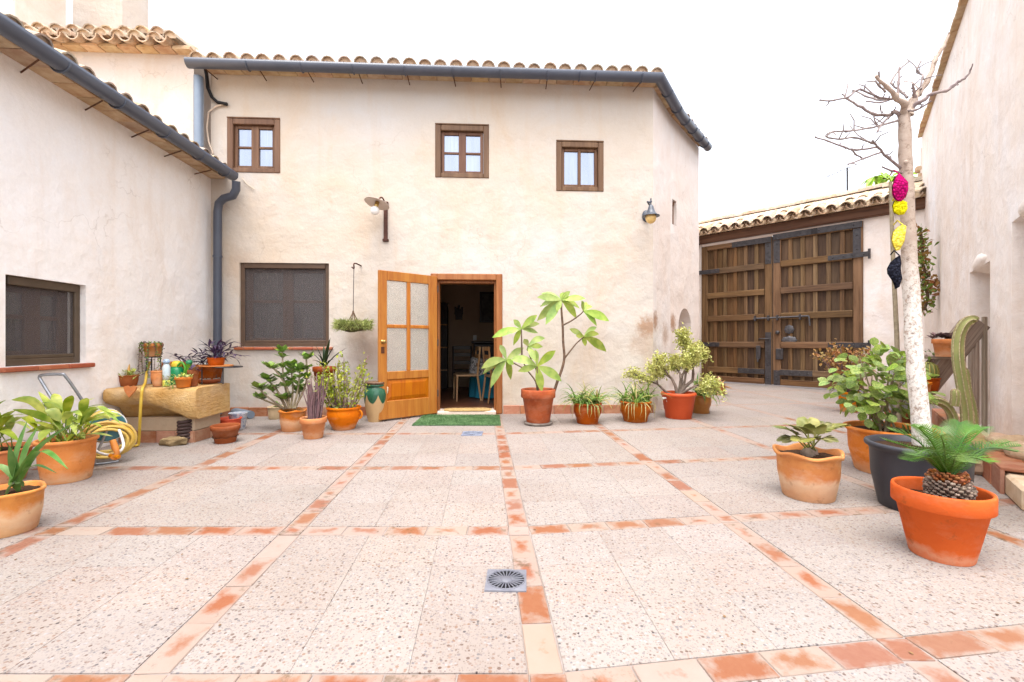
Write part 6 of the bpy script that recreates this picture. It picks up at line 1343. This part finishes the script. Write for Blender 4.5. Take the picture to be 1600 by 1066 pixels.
for k in range(24): q = top + Vector((U(-.02, .14), U(-.05, .1), U(.08, .30))); leaf('spoon', l_aeon if k % 2 else l_jade, root, orient(q, rdir(.5), Z, U(.04, .07)))
c = at(1436, 606, 4.8); root, top, R, h = potted('potted_small_succulent', 'small clay pot on the lower step partly behind the trunk', 'potted plant', (c.x + .02, c.y - .02, .075, .11, tops[0].z), 'band', t_orange, .72)
for k in range(26): leaf('oval', l_jade, root, orient(top, rdir(.6), Z, U(.04, .08)))
root, top, R, h = potted('clay_pot', 'small empty clay pot on the paving under the plant stand', 'pot', (at(1464, 670, 4.5).x, 4.5, .095, .16, 0), 'band', t_pink, .72)
root, top, R, h = potted('clay_pot', 'low clay bowl on the paving under the plant stand', 'pot', (at(1490, 668, 4.35).x, 4.35, .11, .10, 0), 'roll', t_orange, .72)
root, top, R, h = potted('columnar_cactus', 'tall ribbed pale green cactus bending over, behind the sago palm', 'potted plant', (at(1500, 690, 3.85).x, 3.85, .15, .20, 0), 'roll', t_brown, .72)
def mk_ccol():
    m = Mat('pale_ribbed_cactus'); c = m.mix(m.noise(9, 4), C(206, 198, 130, .62), C(150, 164, 96, .62)); c = m.mix(m.ramp(m.noise(30, 5, .7), [(.55, 0.0), (.7, .6)]), c, C(176, 150, 104)); return m.done(c, .65, m.bump(m.noise(50, 3), .2, .004), .3)
m_ccol = mk_ccol(); m_rib = basic('rib_edge', C(228, 214, 168), C(170, 140, 110), 60, .8, .3)
def ribbed(pts, r, nr=6, name='cactus_column', cap=True):
    P_ = curve(pts, 6); m_ = len(P_); rs = [r * (1 if k < m_ - 3 else (.9, .7, .25)[k - m_ + 3]) for k in range(m_)]; n = nr * 4; v = []; prev = None; ribs = [[] for _ in range(nr)]
    for k, p in enumerate(P_):
        t = (P_[min(k + 1, m_ - 1)] - P_[max(k - 1, 0)]).normalized(); x = (prev - t * prev.dot(t)).normalized() if prev else t.cross(Vector((0, 1, 0))).normalized(); prev = x; y = t.cross(x)
        for i in range(n):
            a = 6.283 * i / n; q = rs[k] * (1 + .22 * math.cos(nr * a)); pp = p + (x * math.cos(a) + y * math.sin(a)) * q; v.append(pp)
            if i % 4 == 0: ribs[i // 4].append(pp)
    f = [(k * n + i, k * n + (i + 1) % n, (k + 1) * n + (i + 1) % n, (k + 1) * n + i) for k in range(m_ - 1) for i in range(n)] + [tuple(range((m_ - 1) * n, m_ * n))]
    o = put(name, MB().add(v, f, None, True), m_ccol, root)
    for rb_ in ribs: put('rib', MB().tube(rb_, .0045, 4), m_rib, o)
Yc_ = 3.85
ribbed([at(1511, 675, Yc_), at(1510, 640, Yc_), at(1503, 600, Yc_), at(1497, 560, Yc_), at(1498, 528, Yc_), at(1506, 508, Yc_ - .02), at(1517, 500, Yc_ - .04), at(1524, 503, Yc_ - .05)], .033)
ribbed([at(1522, 676, Yc_ + .03), at(1519, 640, Yc_ + .03), at(1510, 605, Yc_ + .03), at(1508, 575, Yc_ + .02)], .026)
ribbed([at(1492, 676, Yc_), at(1488, 650, Yc_), at(1477, 633, Yc_), at(1460, 625, Yc_ - .02), at(1447, 627, Yc_ - .03), at(1437, 634, Yc_ - .03)], .028)
ribbed([at(1491, 634, Yc_ - .05), at(1493, 622, Yc_ - .06), at(1492, 608, Yc_ - .06)], .026)

# ------------------------------------------------------------------ beyond the gate: aerial and leafy tree top
q = at(1325, 290, 13.5); an = thing('tv_aerial', 'thin television aerial beyond the gate roof', 'aerial', (q.x, q.y, 0)); m_al = basic('grey_aluminium', C(150, 150, 158), C(130, 130, 138), 5, .4, .05, metal=.5)
put('mast', MB().tube([(q.x, q.y, 0), at(1324, 262, 13.5)], .025, 7), m_iron, an); put('boom', MB().tube([at(1292, 276, 13.5), at(1340, 256, 13.5)], .012, 6), m_al, an)
for t in (0, .12, .3, .5, .7): c = at(1292, 276, 13.5).lerp(at(1340, 256, 13.5), t); put('element', MB().tube([c + Vector((-.10, .25, .10)), c + Vector((.10, -.25, -.10))], .008, 5), m_al, an)
l_trop = leafm('drooping_leaf', C(190, 220, 96, .85), C(132, 180, 60, .8), .2, .4, .4); c = at(1388, 280, 10.6); tt = thing('drooping_tree', 'green leafy tree top hanging over the gate roof behind the trunk', 'tree', (c.x, c.y + .2, 0))
put('trunk', MB().tube([(c.x, c.y + .2, 0), (c.x + .05, c.y + .2, 2.5), (c.x, c.y + .1, c.z - .1)], [.09, .07, .04], 10), b_stem, tt)
for cx_, cy_ in ((1366, 276), (1380, 272), (1394, 276), (1408, 272), (1420, 276), (1430, 280)):
    b0 = at(cx_, cy_, 10.6 + U(-.2, .2)); put('branch', MB().tube([c, b0], .015, 6), b_stem, tt)
    for k in range(11): a = U(0, 6.283); leaf('lance', l_trop, tt, orient(b0, Vector((math.cos(a) * .8, math.sin(a) * .8, U(-.9, .1))), Z, U(.3, .46)))

# ------------------------------------------------------------------ small fallen bits on the paving
mb = MB()
for k in range(150):
    if k < 70: c_ = R_.choice([(2.09, 3.1), (2.3, 2.3), (2.7, 2.8), (3.2, 3.6), (-.6, 6.0), (1.9, 6.2), (-2.0, 5.4), (-3.2, 4.3)]); x, y = c_[0] + U(-.45, .45), c_[1] - U(0, .5)
    else: x, y = U(-2.6, 2.4), U(1.6, 6.3)
    if not in_yard(Vector((x, y, 0))): continue
    mb.add(LF['small'].v, LF['small'].f, orient((x, y, .004), (U(-1, 1), U(-1, 1), 0), Z, U(.008, .022)), True)
put('fallen_leaves', mb, basic('dry_leaf', C(150, 120, 80), C(90, 66, 44), 30, .9, .1), None, I4, 'tiny dry leaves and crumbs scattered on the paving', 'leaf litter', None, 'stuff')
